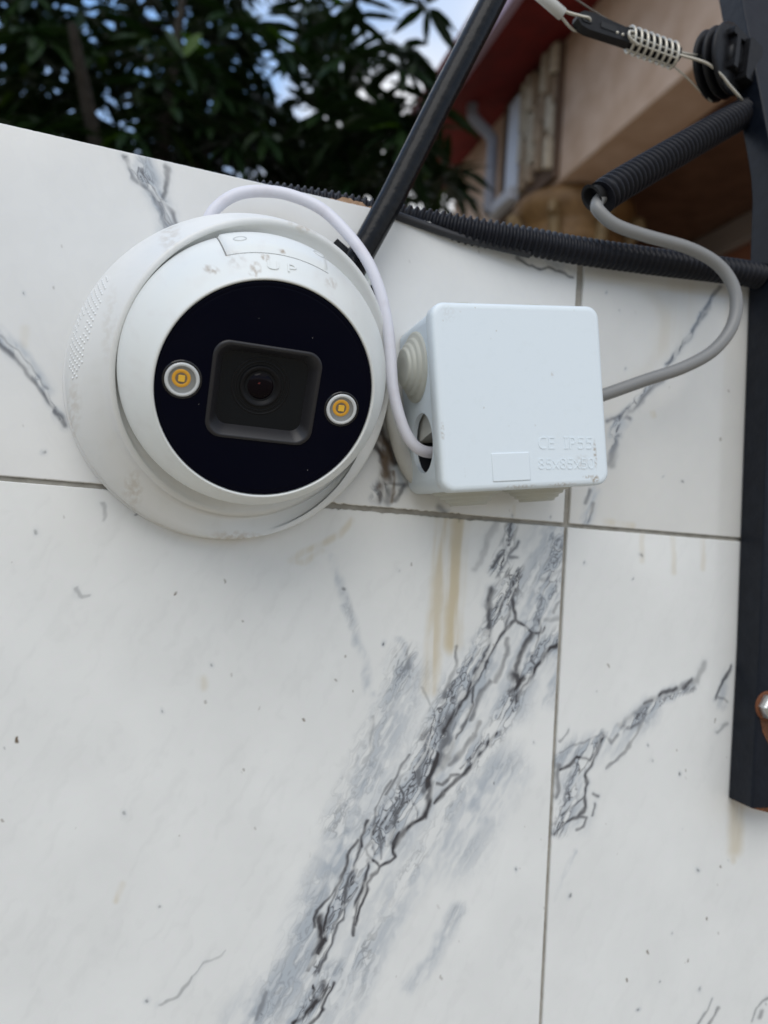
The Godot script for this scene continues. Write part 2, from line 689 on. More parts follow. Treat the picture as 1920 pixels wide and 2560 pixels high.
	c.ink([-69.7, -149.4, -74.5, -153.5, -78.5, -155.5, -81.5, -157.9, -83.9, -161.6, -85.9, -165.7], 3, 0.95)
	c.ink([-77.9, -143.1, -75.3, -148.4, -75.9, -153.4], 1.3, 0.6)
	c.ink([-85.3, -136.1, -81.8, -140.5, -83.3, -144.7], 1.6, 0.75)
	c.ink([-89.1, -133.5, -95.6, -143.5, -96.9, -150.6, -97.9, -155.1, -98.4, -160.1, -97.3, -163.1], 1.6, 0.55)
	c.ink([-101.2, -151.7, -103, -157.9, -103.3, -164.9], 1.7, 0.85)
	c.ink([-89.8, -148.7, -93, -154.9, -94, -159.1, -93.1, -165.4], 2, 0.6)
	c.ink([-85.4, -148, -85.9, -153.1, -87.9, -157.2, -88.9, -161.4, -89.7, -163.5], 2.3, 0.65)
	c.ink([-80.9, -120, -83.8, -124.7, -86.5, -131, -88.5, -134.8, -91.3, -140.2], 1.3, 0.6)
	c.ink([-84.7, -71.9, -84.3, -77.9], 2.5, 0.4)
	c.ink([-101.6, -102, -100.9, -106.2, -102.2, -112.6, -101.8, -118.1], 2, 0.3)
	c.ink([-60, -71.3, -59, -77.8, -63.6, -87.6, -64.8, -97.6, -65.4, -102.8], 1.6, 0.6)
	c.ink([-76.7, -87.7, -74.2, -91.2, -71.5, -95.9], 1.3, 0.3)
	c.ink([-101.8, -154, -103.3, -160.9, -104.6, -170, -107, -176.8, -108.4, -183.6, -108.9, -190.4, -109.8, -198.6, -112.3, -203.9, -114.6, -210.5, -117, -217.1, -119.5, -222.2], 2, 0.7)
	c.ink([-104.7, -161.7, -108.6, -167.5, -110, -175.3, -113.3, -183.3, -118.2, -188, -122.5, -193.1, -123.4, -197.6, -123.6, -201.6], 1.6, 0.85)
	c.ink([-113.3, -183.3, -115.6, -190, -117.1, -196.7, -118.1, -202.5, -118.1, -207.9], 1.7, 0.9)
	c.ink([-121.3, -197.3, -120.4, -202.3, -119.6, -207.8, -121, -214], 4.6, 1)
	c.ink([-121.9, -215.3, -123.5, -218.7, -125.1, -222.2], 1.5, 0.7)
	c.ink([-84, -159.3, -86.6, -165.3, -85.2, -170.5, -88.6, -173.2, -92.9, -174.8, -96.6, -178.3, -98.7, -183.7, -100.6, -191.9, -102, -198.2, -103.3, -201.4], 2.1, 0.9)
	c.ink([-98.7, -170.3, -99.8, -181.8, -103.1, -190.8, -103.9, -199.9, -103.8, -207.3], 1.8, 0.8)
	c.ink([-92.9, -174.8, -94, -172.9, -100.3, -168.4, -101.4, -166, -98.7, -162.4, -96.5, -166.3, -95.9, -168.1], 1.6, 0.85)
	c.ink([-88.4, -154.5, -87.2, -163.9], 4, 0.45)
	c.ink([-93.7, -156.6, -92.7, -170.6], 1, 0.5)
	c.ink([-116.8, -227, -118.1, -234.1, -121.2, -236.9, -124.6, -241, -129.9, -245.7], 2.6, 0.9)
	c.ink([-112.4, -228.3, -115.7, -234.8, -116.8, -239.1, -115.8, -240.6, -119.3, -243.8, -122.4, -246.6], 2.3, 0.9)
	c.ink([-122.2, -229.2, -120.9, -231.1, -121.4, -234.6], 1.6, 0.9)
	c.ink([-143.8, -230.6, -146.1, -235.6, -148, -240.7], 2.6, 0.45)
	c.web([-32.4, -3.9, -35.3, -16.6, -39.7, -26.3], 12, 0.75)
	c.web([-29.2, -28.8, -37, -50, -46.8, -73], 20, 0.9)
	c.web([-46.8, -73, -59.6, -95.5, -69.1, -115.6], 24, 0.95)
	c.web([-69.1, -115.6, -75.5, -131.3, -82, -144.9, -93.5, -158.1], 22, 0.95)
	c.web([-93.5, -158.1, -102.5, -175, -111.4, -191.6], 17, 0.9)
	c.web([-111.4, -191.6, -117.1, -208.1, -121.1, -220.9], 10, 0.7)
	c.web([1.1, -59.2, -13.7, -70.2, -24.1, -89.1, -36.3, -111.8, -46.7, -123.9], 16, 0.85)
	c.web([-5.6, -10.5, -8.7, -36.2, -17, -55.6], 18, 0.5)
	c.web([-115.6, -228.9, -123.6, -239.2, -130.8, -245.8], 9, 0.7)
	c.web([-87.1, -71.9, -97.7, -99.7, -106, -126.8, -116.3, -151.5], 22, 0.3)
	c.web([-52.3, -139.8, -69.9, -167, -85, -191.5, -99.4, -219.1], 14, 0.28)
	c.haze([-5.9, 3.8, -10.3, -16.9, -13, -40, -18.8, -67.6, -27.2, -92.6], 30, 0.55)
	c.haze([1.7, -67.1, -2.9, -92.4], 14, 0.5)
	c.haze([-41.5, -63.7, -51.9, -90.6], 12, 0.5)
	c.haze([-46.7, -75.4, -58.7, -110.7, -73.3, -136.4, -89.8, -161.4], 34, 0.6)
	c.haze([-84.1, -80.5, -91.2, -110.5, -102.5, -139.9, -107.3, -164.7], 26, 0.4)
	c.haze([-30.8, -130.8, -41.8, -148.2, -52.5, -167.3], 36, 0.48)
	c.haze([-108.3, -158.3, -116.3, -180.8, -124.2, -203, -129.9, -220.4, -140.4, -232.7, -150.9, -243.4], 30, 0.55)
	c.haze([-110.9, -222.1, -121.8, -234.6, -128, -245.5], 16, 0.5)
	c.haze([-69.4, -178.9, -83.1, -201.5, -93.9, -223.7, -104.3, -247.7], 14, 0.4)
	c.haze([-49.9, -199.1, -61.3, -221.9, -73.2, -234.9], 10, 0.45)
	c.haze([-89.4, -182.4, -99.8, -209.4, -109.3, -244.9], 24, 0.3)
	c.haze([-127.3, -26.4, -115, -57, -107.7, -74.4, -103.5, -89.9], 6, 0.4)
	c.haze([-89.7, -64, -82.2, -81.8], 5, 0.35)
	c.ink([-178.9, -219.2, -185.3, -227.4, -192.1, -230.2], 1.6, 0.4)
	c.ink([-165.2, -209.7, -173.9, -214.3, -178.9, -219.2], 1.2, 0.25)
	c.ink([-237.9, -49.1, -240.3, -50.1, -242.3, -45.7], 1.6, 0.3)
	c.ink([-234.9, -7.8, -233.1, -14.8], 2, 0.35)
	c.rust([-70.1, -0.5, -71.2, -23, -71.5, -55.4, -72.1, -87.6], 5.5, 0.75)
	c.rust([-62.6, 0.1, -62.9, -22.5, -62.8, -49, -62.1, -65.2], 6.5, 0.95)
	c.rust([-66.6, -0.2, -66.1, -39], 11, 0.45)
	c.rust([-147.9, -27.6, -141.4, -23, -133.8, -19, -124.2, -13.5, -118.7, -6.2], 2.2, 0.5)
	c.rust([-147.9, -27.6, -141.1, -28.2, -133.6, -21.9], 2.2, 0.4)
	c.rust([-212.6, -176, -214.6, -182.9], 2, 0.5)
	c.rust([-184.6, -85.3, -184.3, -88], 3, 0.35)
	for s in [[-261, -111, 2.7, 0.95], [-200.5, -46, 1.9, 0.9], [-172.5, -82, 1.6, 0.5], [-121, -84, 1.5, 0.7], [-136, -103, 1.6, 0.7], [-158, -97, 1.7, 0.4], [-183, -94, 1.6, 0.4], [-163, -126, 1.3, 0.5]]:
		c.speck([s[0], s[1]], s[2], s[3])
	c.specks(120, 31)
	var look := [polished(c.picture(white, 3, 0.25))]
	c = Marble.new(1, -1.2, 300, 300, 3.0)
	c.web([27.6, -112.1, 17.3, -124.8, 12.3, -141.6], 12, 0.8)
	c.web([12.3, -141.6, 9.4, -152, 6.3, -160.2], 14, 0.8)
	c.web([85.4, -85.7, 62.1, -94.8, 44.8, -105.7, 27.7, -114.3], 7, 0.7)
	c.ink([92.6, -71.5, 88.4, -81.8, 81.9, -83.5, 71, -87.5, 58.5, -93, 48.2, -100.7, 39.7, -106.8], 4, 0.35)
	c.ink([84.6, -81.9, 80.2, -85.5], 3, 0.8)
	c.ink([74.6, -85.5, 64.7, -89.5], 3, 0.85)
	c.ink([59.4, -92.6, 54.1, -95], 2.2, 0.7)
	c.ink([58.9, -98.4, 52.9, -104.5, 50.6, -110.6, 44.1, -120.4, 32.3, -129.2], 1.8, 0.5)
	c.ink([52.1, -105.3, 46.8, -107.5, 40.6, -106.8], 2, 0.6)
	c.haze([57.1, -99.2, 36.7, -115.8, 14.6, -120.1, 3.1, -124.3], 18, 0.5)
	c.haze([11.4, -136.2, 16.8, -154.7], 20, 0.4)
	c.ink([29.5, -112, 26.4, -117.9, 21.7, -124.6, 13.9, -123, 10, -127.4, 4.2, -129.5], 2.2, 0.9)
	c.ink([26.4, -117.9, 23.6, -127.6, 19.6, -132.7, 21.7, -137.9, 20.3, -143.8, 21.5, -149.8, 16.8, -154.7, 8.6, -158.1, 3, -163], 2, 0.8)
	c.ink([20.3, -143.8, 13, -149.5, 6.6, -153.6], 1.5, 0.7)
	c.ink([16.8, -154.7, 21.9, -154.9, 20.4, -159.3, 15.5, -161.3], 1.8, 0.7)
	c.ink([27.4, -147.7, 25.2, -153.6], 1.6, 0.65)
	c.ink([25.4, -142.5, 28.9, -144], 1.8, 0.6)
	c.ink([3.3, -127.3, 2.6, -130.9, 3.2, -139.7, 2.7, -144], 3, 0.6)
	c.ink([7.9, -108.2, 2.9, -114.8], 1.3, 0.45)
	c.ink([29.4, -110.5, 18.5, -114.2, 2.8, -120.6], 1.5, 0.4)
	c.ink([31.3, -112.8, 35, -115.8, 38.2, -111.3], 1.8, 0.5)
	c.ink([111.9, -71.9, 107.4, -80, 103.1, -88, 102.3, -91.1], 2.2, 0.75)
	c.ink([102.2, -90.3, 110.1, -92.6], 1.8, 0.4)
	c.ink([110.8, -105.3, 103.3, -110.1], 1.5, 0.35)
	c.haze([107.3, -76.8, 106.4, -95.1], 8, 0.35)
	c.haze([16.7, -173.2, 10.2, -183.3, 5.1, -197.4], 4, 0.35)
	c.ink([113.1, -264.2, 106.8, -272.2], 2, 0.6)
	c.ink([108.8, -259.3, 100.1, -271.5], 1.3, 0.5)
	c.ink([147.7, -261.1, 139.5, -266.9, 137.1, -273.4], 1.4, 0.5)
	c.ink([143.9, -269.6, 142.7, -272.9], 3, 0.5)
	c.rust([119.3, -153.4, 119.8, -162.5, 120, -176], 7, 0.6)
	c.rust([119.2, -171.4, 119.3, -182.7], 3, 0.4)
	c.rust([47.4, -0.3, 48.3, -15.8], 2.4, 0.3)
	c.rust([67.6, -1.1, 69.3, -21.2], 2.4, 0.35)
	c.rust([87.4, -2, 89.1, -17.9], 2.4, 0.35)
	for s in [[64, -229, 2.6, 0.9], [103, -214, 2.2, 0.8], [91, -235, 2.0, 0.9], [52, -243, 2.0, 0.8], [111, -185, 1.6, 0.7]]:
		c.speck([s[0], s[1]], s[2], s[3])
	c.specks(80, 32)
	look.append(polished(c.picture(white, 8, 0.15)))
	c = Marble.new(2, 162, 300, 162, 2.56)
	c.web([86.2, 139.2, 71.2, 113.5, 56.3, 93, 41.6, 75.2, 29.5, 61.5], 5, 0.7)
	c.web([27.1, 60.1, 25.5, 44.4], 7, 0.6)
	c.ink([91, 145.7, 85.4, 137.6, 82.4, 129.9, 76.2, 121, 71.6, 113.2, 64.6, 104.4, 57.7, 95.7], 3.2, 0.6)
	c.ink([85.4, 137.6, 82.4, 129.9], 1.4, 0.6)
	c.ink([71.6, 113.2, 64.6, 104.4], 1.2, 0.6)
	c.ink([55.8, 87, 48.8, 80.5, 42.9, 72.8, 36.8, 68, 30, 62.4], 3.6, 0.45)
	c.ink([48.8, 80.5, 42.9, 72.8, 38.3, 68.8], 1.3, 0.6)
	c.ink([35.5, 62.3, 30, 62.4, 21.6, 60], 2.6, 0.55)
	c.haze([30.2, 59.6, 26, 51], 9, 0.6)
	c.ink([29, 52.7, 25.3, 50.9], 2.2, 0.55)
	c.ink([26.9, 49.7, 26.5, 42.8, 25.8, 36], 5, 0.45)
	c.ink([13.3, 20.6, 10.6, 13.7], 2.2, 0.55)
	c.haze([16.4, 19.6, 12, 3.8], 9, 0.6)
	c.ink([15.3, 12.8, 13.5, 3.9], 2.4, 0.55)
	c.rust([68, 146.2, 66.1, 135.9, 62.6, 124, 57, 107.6], 12, 0.16)
	c.rust([23.5, 4.3, 40.7, 3.2], 2.6, 0.4)
	c.rust([50.4, 67.1, 50.7, 65.8], 2.2, 0.5)
	c.specks(40, 33)
	look.append(polished(c.picture(Color(0.63, 0.625, 0.595), 14, 0.05)))  # dimmer light at the upper right is put into this base colour
	c = Marble.new(-601, 165, 600, 165, 2.56)
	c.web([-234.1, 148.6, -220.6, 134.4, -214.2, 120.5], 8, 0.6)
	c.web([-103.9, 33, -102.9, 19, -107.3, 6.6], 10, 0.8)
	c.web([-281.8, 59.9, -269.8, 50.1, -255.1, 29.7], 4, 0.6)
	c.ink([-238.3, 152.2, -233.4, 143.1, -225.6, 137.9, -220.8, 132, -216.8, 121.4], 2.2, 0.5)
	c.ink([-219.1, 150.7, -218.2, 139.4, -221, 134.3, -214.2, 129.9, -211.4, 121.3], 2.4, 0.65)
	c.haze([-228.6, 149.8, -223.6, 139.5, -217.4, 129.3, -214, 119.7], 12, 0.6)
	c.ink([-223.4, 137.2, -218.6, 130.2, -215.7, 121.6], 2, 0.4)
	c.ink([-220.7, 129.8, -214, 120.8], 4, 0.3)
	c.ink([-281.6, 58.2, -271.3, 49, -260.5, 36.2, -252.3, 26.4], 2.6, 0.65)
	c.haze([-282, 62.5, -271.7, 54.3, -260.9, 40.6], 8, 0.6)
	c.ink([-282, 62.5, -269.9, 51.9, -260.9, 41.5], 1.2, 0.4)
	c.ink([-111.4, 33.4, -108.2, 30, -104.9, 26.5], 3, 0.9)
	c.ink([-107.7, 40.8, -105.1, 37.6, -102.9, 33.1, -99.4, 26.5, -97.8, 25.2], 4, 0.85)
	c.dirt([-109.2, 36.6, -106, 34, -103.9, 29, -102.4, 24.8], 8, 0.8)
	c.dirt([-103.1, 26.1, -103.3, 20.3, -103.6, 15.9], 7, 0.9)
	c.ink([-104.2, 15.9, -105.7, 12.8, -106.6, 4.1], 4, 0.6)
	c.dirt([-103.7, 17.4, -106, 11.9, -106.7, 5.5], 4, 0.7)
	c.ink([-102.5, 26.8, -103.3, 20.3, -102.2, 14.6], 5, 0.5)
	c.dirt([-99, 20.7, -99, 12, -99.2, 5.6], 2.4, 0.8)
	c.ink([-103.4, 13.6, -97.9, 13.8, -91.5, 14.1], 2.2, 0.6)
	c.ink([-91.5, 14.1, -94.3, 10.6, -97.4, 6.3], 2.8, 0.7)
	c.ink([-102.2, 9.4, -101.6, 5.1], 5, 0.6)
	c.haze([-95.2, 22.5, -94.7, 15.3], 14, 0.6)
	c.ink([-39.1, 140.4, -31.8, 136.3, -17.4, 137.2, -5.1, 135.4], 1.6, 0.7)
	c.haze([-20.1, 140.5, -5.3, 137.6], 8, 0.4)
	c.ink([-73.9, 4.4, -70.2, 2], 4, 0.5)
	c.rust([-31.8, 7.8, -31.5, 3.6], 1.5, 0.6)
	c.rust([-272.7, 66.6, -271.8, 59.6], 2.4, 0.2)
	c.specks(90, 34)
	look.append(polished(c.picture(Color(0.715, 0.715, 0.695), 19, 0.08, -0.55)))
	c = Marble.new(0, 300, 600, 300, 1.0)
	c.haze([40, 20, 200, 120, 330, 240, 420, 320], 60, 0.6)
	c.ink([60, 10, 180, 100, 300, 230, 400, 310], 4, 0.8)
	c.ink([80, 10, 230, 120, 330, 210, 470, 290], 3, 0.7)
	c.specks(120, 35)
	look.append(polished(c.picture(white, 25, 0.25)))

	tile(w, [Vector2(-601, top_at(-601)), Vector2(-1.9, top_at(-70) - 0.6), Vector2(-1.6, 1.05), Vector2(-601, 1.05)], look[3], [[2, -140, -60]], [-601, 165, 600, 165])
	tile(w, [Vector2(2.2, top_at(2)), Vector2(602, top_at(602)), Vector2(602, 1.0), Vector2(1.6, 1.0)], look[2], [], [2, 162, 300, 162])
	tile(w, [Vector2(-601, -1.05), Vector2(-1.0, -1.05), Vector2(0.9, -301), Vector2(-601, -301)], look[0], [[0, -160, -45]], [-601, -1.2, 600, 300])
	tile(w, [Vector2(0.9, -1.05), Vector2(602, -1.05), Vector2(602, -301), Vector2(2.7, -301)], look[1], [], [1, -1.2, 300, 300])
	for col in [-1204, 604]:
		tile(w, [Vector2(col, top_at(col)), Vector2(col + 600, top_at(col + 600)), Vector2(col + 600, 1.3), Vector2(col, 1.3)], look[4], [], [col, 300, 600, 300])
		tile(w, [Vector2(col, -1.3), Vector2(col + 600, -1.3), Vector2(col + 600, -301), Vector2(col, -301)], look[4], [], [col + 90, 0, 600, 300])
	for row in 4:
		for col in 4:
			var x := -1204.0 + col * 602.5
			var y := -303.5 - row * 302.5
			tile(w, [Vector2(x, y), Vector2(x + 600, y), Vector2(x + 600, y - 300), Vector2(x, y - 300)], look[4], [], [x + 170 * row, y + 110 * col, 600, 300])


func polished(t: Texture2D) -> StandardMaterial3D:
	var m := StandardMaterial3D.new()
	m.albedo_texture = t
	m.roughness = 0.16
	m.metallic_specular = 0.5
	m.cull_mode = BaseMaterial3D.CULL_DISABLED
	return m


# ---------------------------------------------------------------- house and tree

func house() -> void:
	var o := thing("porch_house", "cream house with dark red eaves and a stone-faced pilaster behind the wall", "house", Vector3(2600, -1650, -2500))
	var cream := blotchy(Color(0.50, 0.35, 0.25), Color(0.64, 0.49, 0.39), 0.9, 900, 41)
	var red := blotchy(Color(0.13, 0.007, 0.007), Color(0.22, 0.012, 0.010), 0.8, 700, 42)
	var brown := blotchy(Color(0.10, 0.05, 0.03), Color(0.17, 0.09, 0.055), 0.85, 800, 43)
	var st := builder()
	box(st, Vector3(1290, 1540, -3650), Vector3(1500, 2160, 200), 6)
	part("porch_beam", st, cream, o)
	st = builder()
	box(st, Vector3(1501, -1650, -3640), Vector3(1640, 1545, -3400), 4)
	box(st, Vector3(1294, -1650, -3646), Vector3(1499, 1536, -3150), 4)
	part("end_wall", st, cream, o)
	st = builder()
	prism(st, PackedVector2Array([Vector2(985, 2120), Vector2(1330, 2163), Vector2(4600, 2163), Vector2(4600, 2260), Vector2(1330, 2260), Vector2(985, 2200)]), Vector3(0, 0, 400), Vector3.RIGHT, Vector3.UP, Vector3(0, 0, -4300))
	part("soffit", st, red, o)
	st = builder()
	box(st, Vector3(945, 2095, -3910), Vector3(983, 2290, 410), 3)
	part("fascia_board", st, paint(0.42, 0.30, 0.40, 0.5), o)
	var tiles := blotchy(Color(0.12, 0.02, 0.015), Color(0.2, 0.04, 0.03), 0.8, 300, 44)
	for k in 12:
		st = builder()
		var y := 2265.0 + k * 62.0
		var x := 930.0 + k * 270.0
		prism(st, PackedVector2Array([Vector2(x, y), Vector2(x + 290, y + 67), Vector2(x + 290, y + 82), Vector2(x, y + 30)]), Vector3(0, 0, 420), Vector3.RIGHT, Vector3.UP, Vector3(0, 0, -4340))
		part("roof_course", st, tiles, o)
	st = builder()
	box(st, Vector3(1501, 1640, -3640), Vector3(4600, 1700, 200))
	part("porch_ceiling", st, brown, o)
	st = builder()
	box(st, Vector3(2330, -1650, -3640), Vector3(2500, 1638, 200))
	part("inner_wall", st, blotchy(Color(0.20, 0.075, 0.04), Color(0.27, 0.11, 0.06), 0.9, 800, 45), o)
	st = builder()
	box(st, Vector3(2290, 1500, -3630), Vector3(2328, 1637, 190), 8)
	part("ceiling_moulding", st, paint(0.26, 0.22, 0.20, 0.7), o)
	st = builder()
	box(st, Vector3(1650, -1650, -3640), Vector3(2328, 1638, -3480))
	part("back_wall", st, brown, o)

	# the pilaster on the beam: smooth grey strips to the left, split stone to the right
	var pil := Node3D.new()
	pil.name = "pilaster"
	o.add_child(pil, true)
	st = builder()
	box(st, Vector3(1262, 1560, -2960), Vector3(1291, 2140, -2425), 3)
	part("backing", st, paint(0.13, 0.085, 0.06, 0.9), pil)
	st = builder()
	box(st, Vector3(1235, 1640, -2850), Vector3(1262, 2090, -2745), 8)
	part("smooth_strip", st, paint(0.62, 0.68, 0.80, 0.6), pil)
	st = builder()
	box(st, Vector3(1215, 1590, -2990), Vector3(1290, 1660, -2745), 10)
	part("ledge", st, paint(0.50, 0.52, 0.58, 0.6), pil)
	var stones := [blotchy(Color(0.36, 0.31, 0.24), Color(0.60, 0.54, 0.43), 0.9, 160, 51, 0.3), blotchy(Color(0.22, 0.15, 0.10), Color(0.42, 0.34, 0.25), 0.9, 160, 52, 0.3), blotchy(Color(0.42, 0.37, 0.29), Color(0.68, 0.62, 0.52), 0.9, 160, 53, 0.3)]
	for col in 8:
		var z := -2738.0 + col * 39.0
		var y := 1590.0 + rng.randf() * 60
		while y < 2060.0 + col * 12:
			var high := rng.randf_range(90, 260)
			var out := rng.randf_range(1226, 1252)
			st = builder()
			box(st, Vector3(out, y, z), Vector3(1263, minf(y + high - 7, 2135), z + rng.randf_range(26, 37)), 6)
			part("stone", st, stones[rng.randi() % 3], pil)
			y += high

	st = builder()
	lathe(st, Vector3(1470, 0, -2620), Vector3.UP, [[150, -1650], [150, 1080], [165, 1090], [165, 1120], [150, 1130], [152, 1190], [215, 1290], [240, 1330], [240, 1360], [225, 1380], [232, 1420], [262, 1450], [270, 1490], [262, 1528], [200, 1538]], 40)
	part("column", st, blotchy(Color(0.15, 0.08, 0.028), Color(0.28, 0.165, 0.065), 0.6, 300, 46), o)
	st = builder()
	for k in 8:
		var a := TAU * k / 8.0
		var d := Vector3(cos(a), 0, sin(a))
		tube(st, curve([Vector3(1470, 1200, -2620) + d * 165, Vector3(1470, 1300, -2620) + d * 240, Vector3(1470, 1400, -2620) + d * 262, Vector3(1470, 1440, -2620) + d * 290, Vector3(1470, 1400, -2620) + d * 300], 6), PackedFloat32Array(range(25).map(func(i): return 34.0 - i * 0.7)), 10)
	part("capital_leaves", st, blotchy(Color(0.17, 0.11, 0.045), Color(0.28, 0.2, 0.10), 0.6, 200, 47), o)

	st = builder()
	tube(st, curve([Vector3(1215, 1610, -2960), Vector3(1215, 1780, -2960), Vector3(1215, 1945, -2965), Vector3(1205, 1990, -2970), Vector3(1130, 2060, -2985), Vector3(1110, 2100, -2990), Vector3(1105, 2200, -2990)], 8), 27.0, 20)
	part("downpipe", st, paint(0.28, 0.29, 0.34, 0.5), o)


func leaf_mesh() -> ArrayMesh:
	# a long pointed blade, folded along its rib and drooping towards the tip; 1 unit long
	var st := builder()
	org = Vector3.ZERO
	planar(Vector3.ZERO, Vector3(1, 0, 0), Vector3(0, 0, 1))
	var rows := []
	for k in 9:
		var t := k / 8.0
		var wd := 105.0 * pow(sin(PI * pow(t, 0.85)), 0.8) + 3.0
		var sag := -150.0 * t * t
		var wave := 10.0 * sin(t * 17.0)
		rows.append(PackedVector3Array([Vector3(-wd, sag + wd * 0.28 + wave, -t * 1000), Vector3(0, sag, -t * 1000), Vector3(wd, sag + wd * 0.28 - wave, -t * 1000)]))
	rings(st, rows, false)
	st.generate_normals()
	return st.commit()


func mango_tree() -> void:
	var o := thing("mango_tree", "dense dark mango tree with long drooping leaves rising behind the wall", "tree", Vector3(-350, -1650, -3100))
	var bark := blotchy(Color(0.018, 0.015, 0.012), Color(0.045, 0.038, 0.03), 0.95, 200, 61, 0.6)
	var st := builder()
	var foot := Vector3(-350, -1650, -3100)
	tube(st, curve([foot, foot + Vector3(20, 700, 30), foot + Vector3(-30, 1500, 0), foot + Vector3(20, 2300, 20)], 8), PackedFloat32Array(range(25).map(func(i): return 130.0 - i * 2.0)), 18)
	part("trunk", st, bark, o)
	for b in [[-900, 900, 300], [-500, 1500, -300], [300, 1500, 200], [800, 1000, -200], [100, 1700, 500], [-250, 1300, 700]]:
		st = builder()
		var from := foot + Vector3(20, 2150, 20)
		var to := foot + Vector3(b[0], 2300 + b[1] * 0.8, b[2])
		tube(st, curve([from, from.lerp(to, 0.45) + Vector3(0, 120, 0), to], 8), PackedFloat32Array(range(17).map(func(i): return 62.0 - i * 3.0)), 10)
		part("limb", st, bark, o)

	var leaf := leaf_mesh()
	var look := []
	for c in [Color(0.009, 0.021, 0.008), Color(0.014, 0.030, 0.010), Color(0.024, 0.036, 0.020), Color(0.036, 0.066, 0.010)]:
		var m := StandardMaterial3D.new()
		m.albedo_color = c.linear_to_srgb()
		m.roughness = 0.42
		m.metallic_specular = 0.2
		m.backlight_enabled = true
		m.backlight = Color(0.05, 0.10, 0.012) if c.g < 0.045 else Color(0.16, 0.26, 0.02)
		m.cull_mode = BaseMaterial3D.CULL_DISABLED
		look.append(m)

	var places := []
	var eye := Vector3(-213, -19, 366)
	var r := RandomNumberGenerator.new()
	r.seed = 71
	var clumps := [[Vector3(-330, 1500, -3050), Vector3(1330, 1250, 760), 500], [Vector3(509, 1599, -2471), Vector3(280, 360, 300), 26], [Vector3(521, 1910, -2348), Vector3(260, 300, 300), 5], [Vector3(870, 1540, -2679), Vector3(90, 130, 150), 5]]
	var clump := 0
	var n := 0
	while clump < clumps.size():
		var centre: Vector3 = clumps[clump][0]
		var size: Vector3 = clumps[clump][1]
		var q := Vector3(r.randf_range(-1, 1), r.randf_range(-1, 1), r.randf_range(-1, 1))
		if q.length() > 1.0:
			continue
		var uneven := 0.80 + 0.2 * sin(q.x * 7.0 + q.y * 5.0) * cos(q.z * 6.0)
		if q.length() > uneven:
			continue
		n += 1
		if n >= clumps[clump][2]:
			clump += 1
			n = 0
		var at := centre + q * size
		var tilt := Vector3(q.x * 0.5, 0.35 + q.y * 0.3, q.z * 0.5).normalized()
		var count := r.randi_range(9, 14)
		for k in count:
			var a := TAU * k / count + r.randf() * 0.6
			var f := frame(tilt)
			var d: Vector3 = (f[0] * cos(a) + f[1] * sin(a) + f[2] * r.randf_range(-0.35, 0.5) + Vector3(0, -0.45 * r.randf(), 0)).normalized()
			var long := r.randf_range(130, 215)
			var side := d.cross(Vector3.UP + Vector3(r.randf_range(-0.4, 0.4), 0, r.randf_range(-0.4, 0.4))).normalized()
			var b := Basis(side, d.cross(side) * -1.0, -d)
			if b.y.y < 0.0:
				b = Basis(-side, -b.y, -d)
			var tone := r.randf()
			places.append([Transform3D(b.scaled(Vector3.ONE * long * K), (at + d * 12.0 - foot) * K), 0 if tone < 0.5 else 1 if tone < 0.8 else 2 if tone < 0.955 else 3, at])
	# the leaves that show largest hang as leaves of their own; the rest is one mass
	var near := places.filter(func(p): return p[2].y > 900.0 and absf(p[2].x) < 1000.0 and p[2].z > -2700.0)
	near.sort_custom(func(a, b): return a[2].distance_to(eye) < b[2].distance_to(eye))
	near = near.slice(0, 280)
	var single := {}
	for p in near:
		single[p] = true
		var m := MeshInstance3D.new()
		m.name = "leaf"
		m.mesh = leaf
		m.material_override = look[p[1]]
		m.transform = p[0]
		o.add_child(m, true)
	for tone in 4:
		var rest := places.filter(func(p): return p[1] == tone and not single.has(p))
		var mm := MultiMesh.new()
		mm.transform_format = MultiMesh.TRANSFORM_3D
		mm.mesh = leaf
		mm.instance_count = rest.size()
		for i in rest.size():
			mm.set_instance_transform(i, rest[i][0])
		var mi := MultiMeshInstance3D.new()
		mi.name = "crown"
		mi.multimesh = mm
		mi.material_override = look[tone]
		mi.set_meta("kind", "stuff")
		o.add_child(mi, true)


# ---------------------------------------------------------------- the camera

const BALL := Vector3(-176.3, 50.5, 43.0)
const BALL_R := 55.1
const BASE := Vector3(-184.5, 50.5, 0.0)


func dome_point(a: float, t: float) -> Vector3:
	# from the base edge (t 0) up to the tilted lip (t 1)
	var n := Vector3(0.301, -0.342, 0.890).normalized()
	var ex := Vector3.UP.cross(n).normalized()
	var ey := n.cross(ex)
	var lo := BASE + Vector3(cos(a) * 69.3, sin(a) * 69.3, 7.5)
	var hi := Vector3(-171.5, 51.7, 32.5) + (ex * cos(a) + ey * sin(a)) * 65.0 - n * 1.6
	return lo.lerp(hi, t) + Vector3(cos(a), sin(a), 0.35) * (5.0 * sin(PI * t))


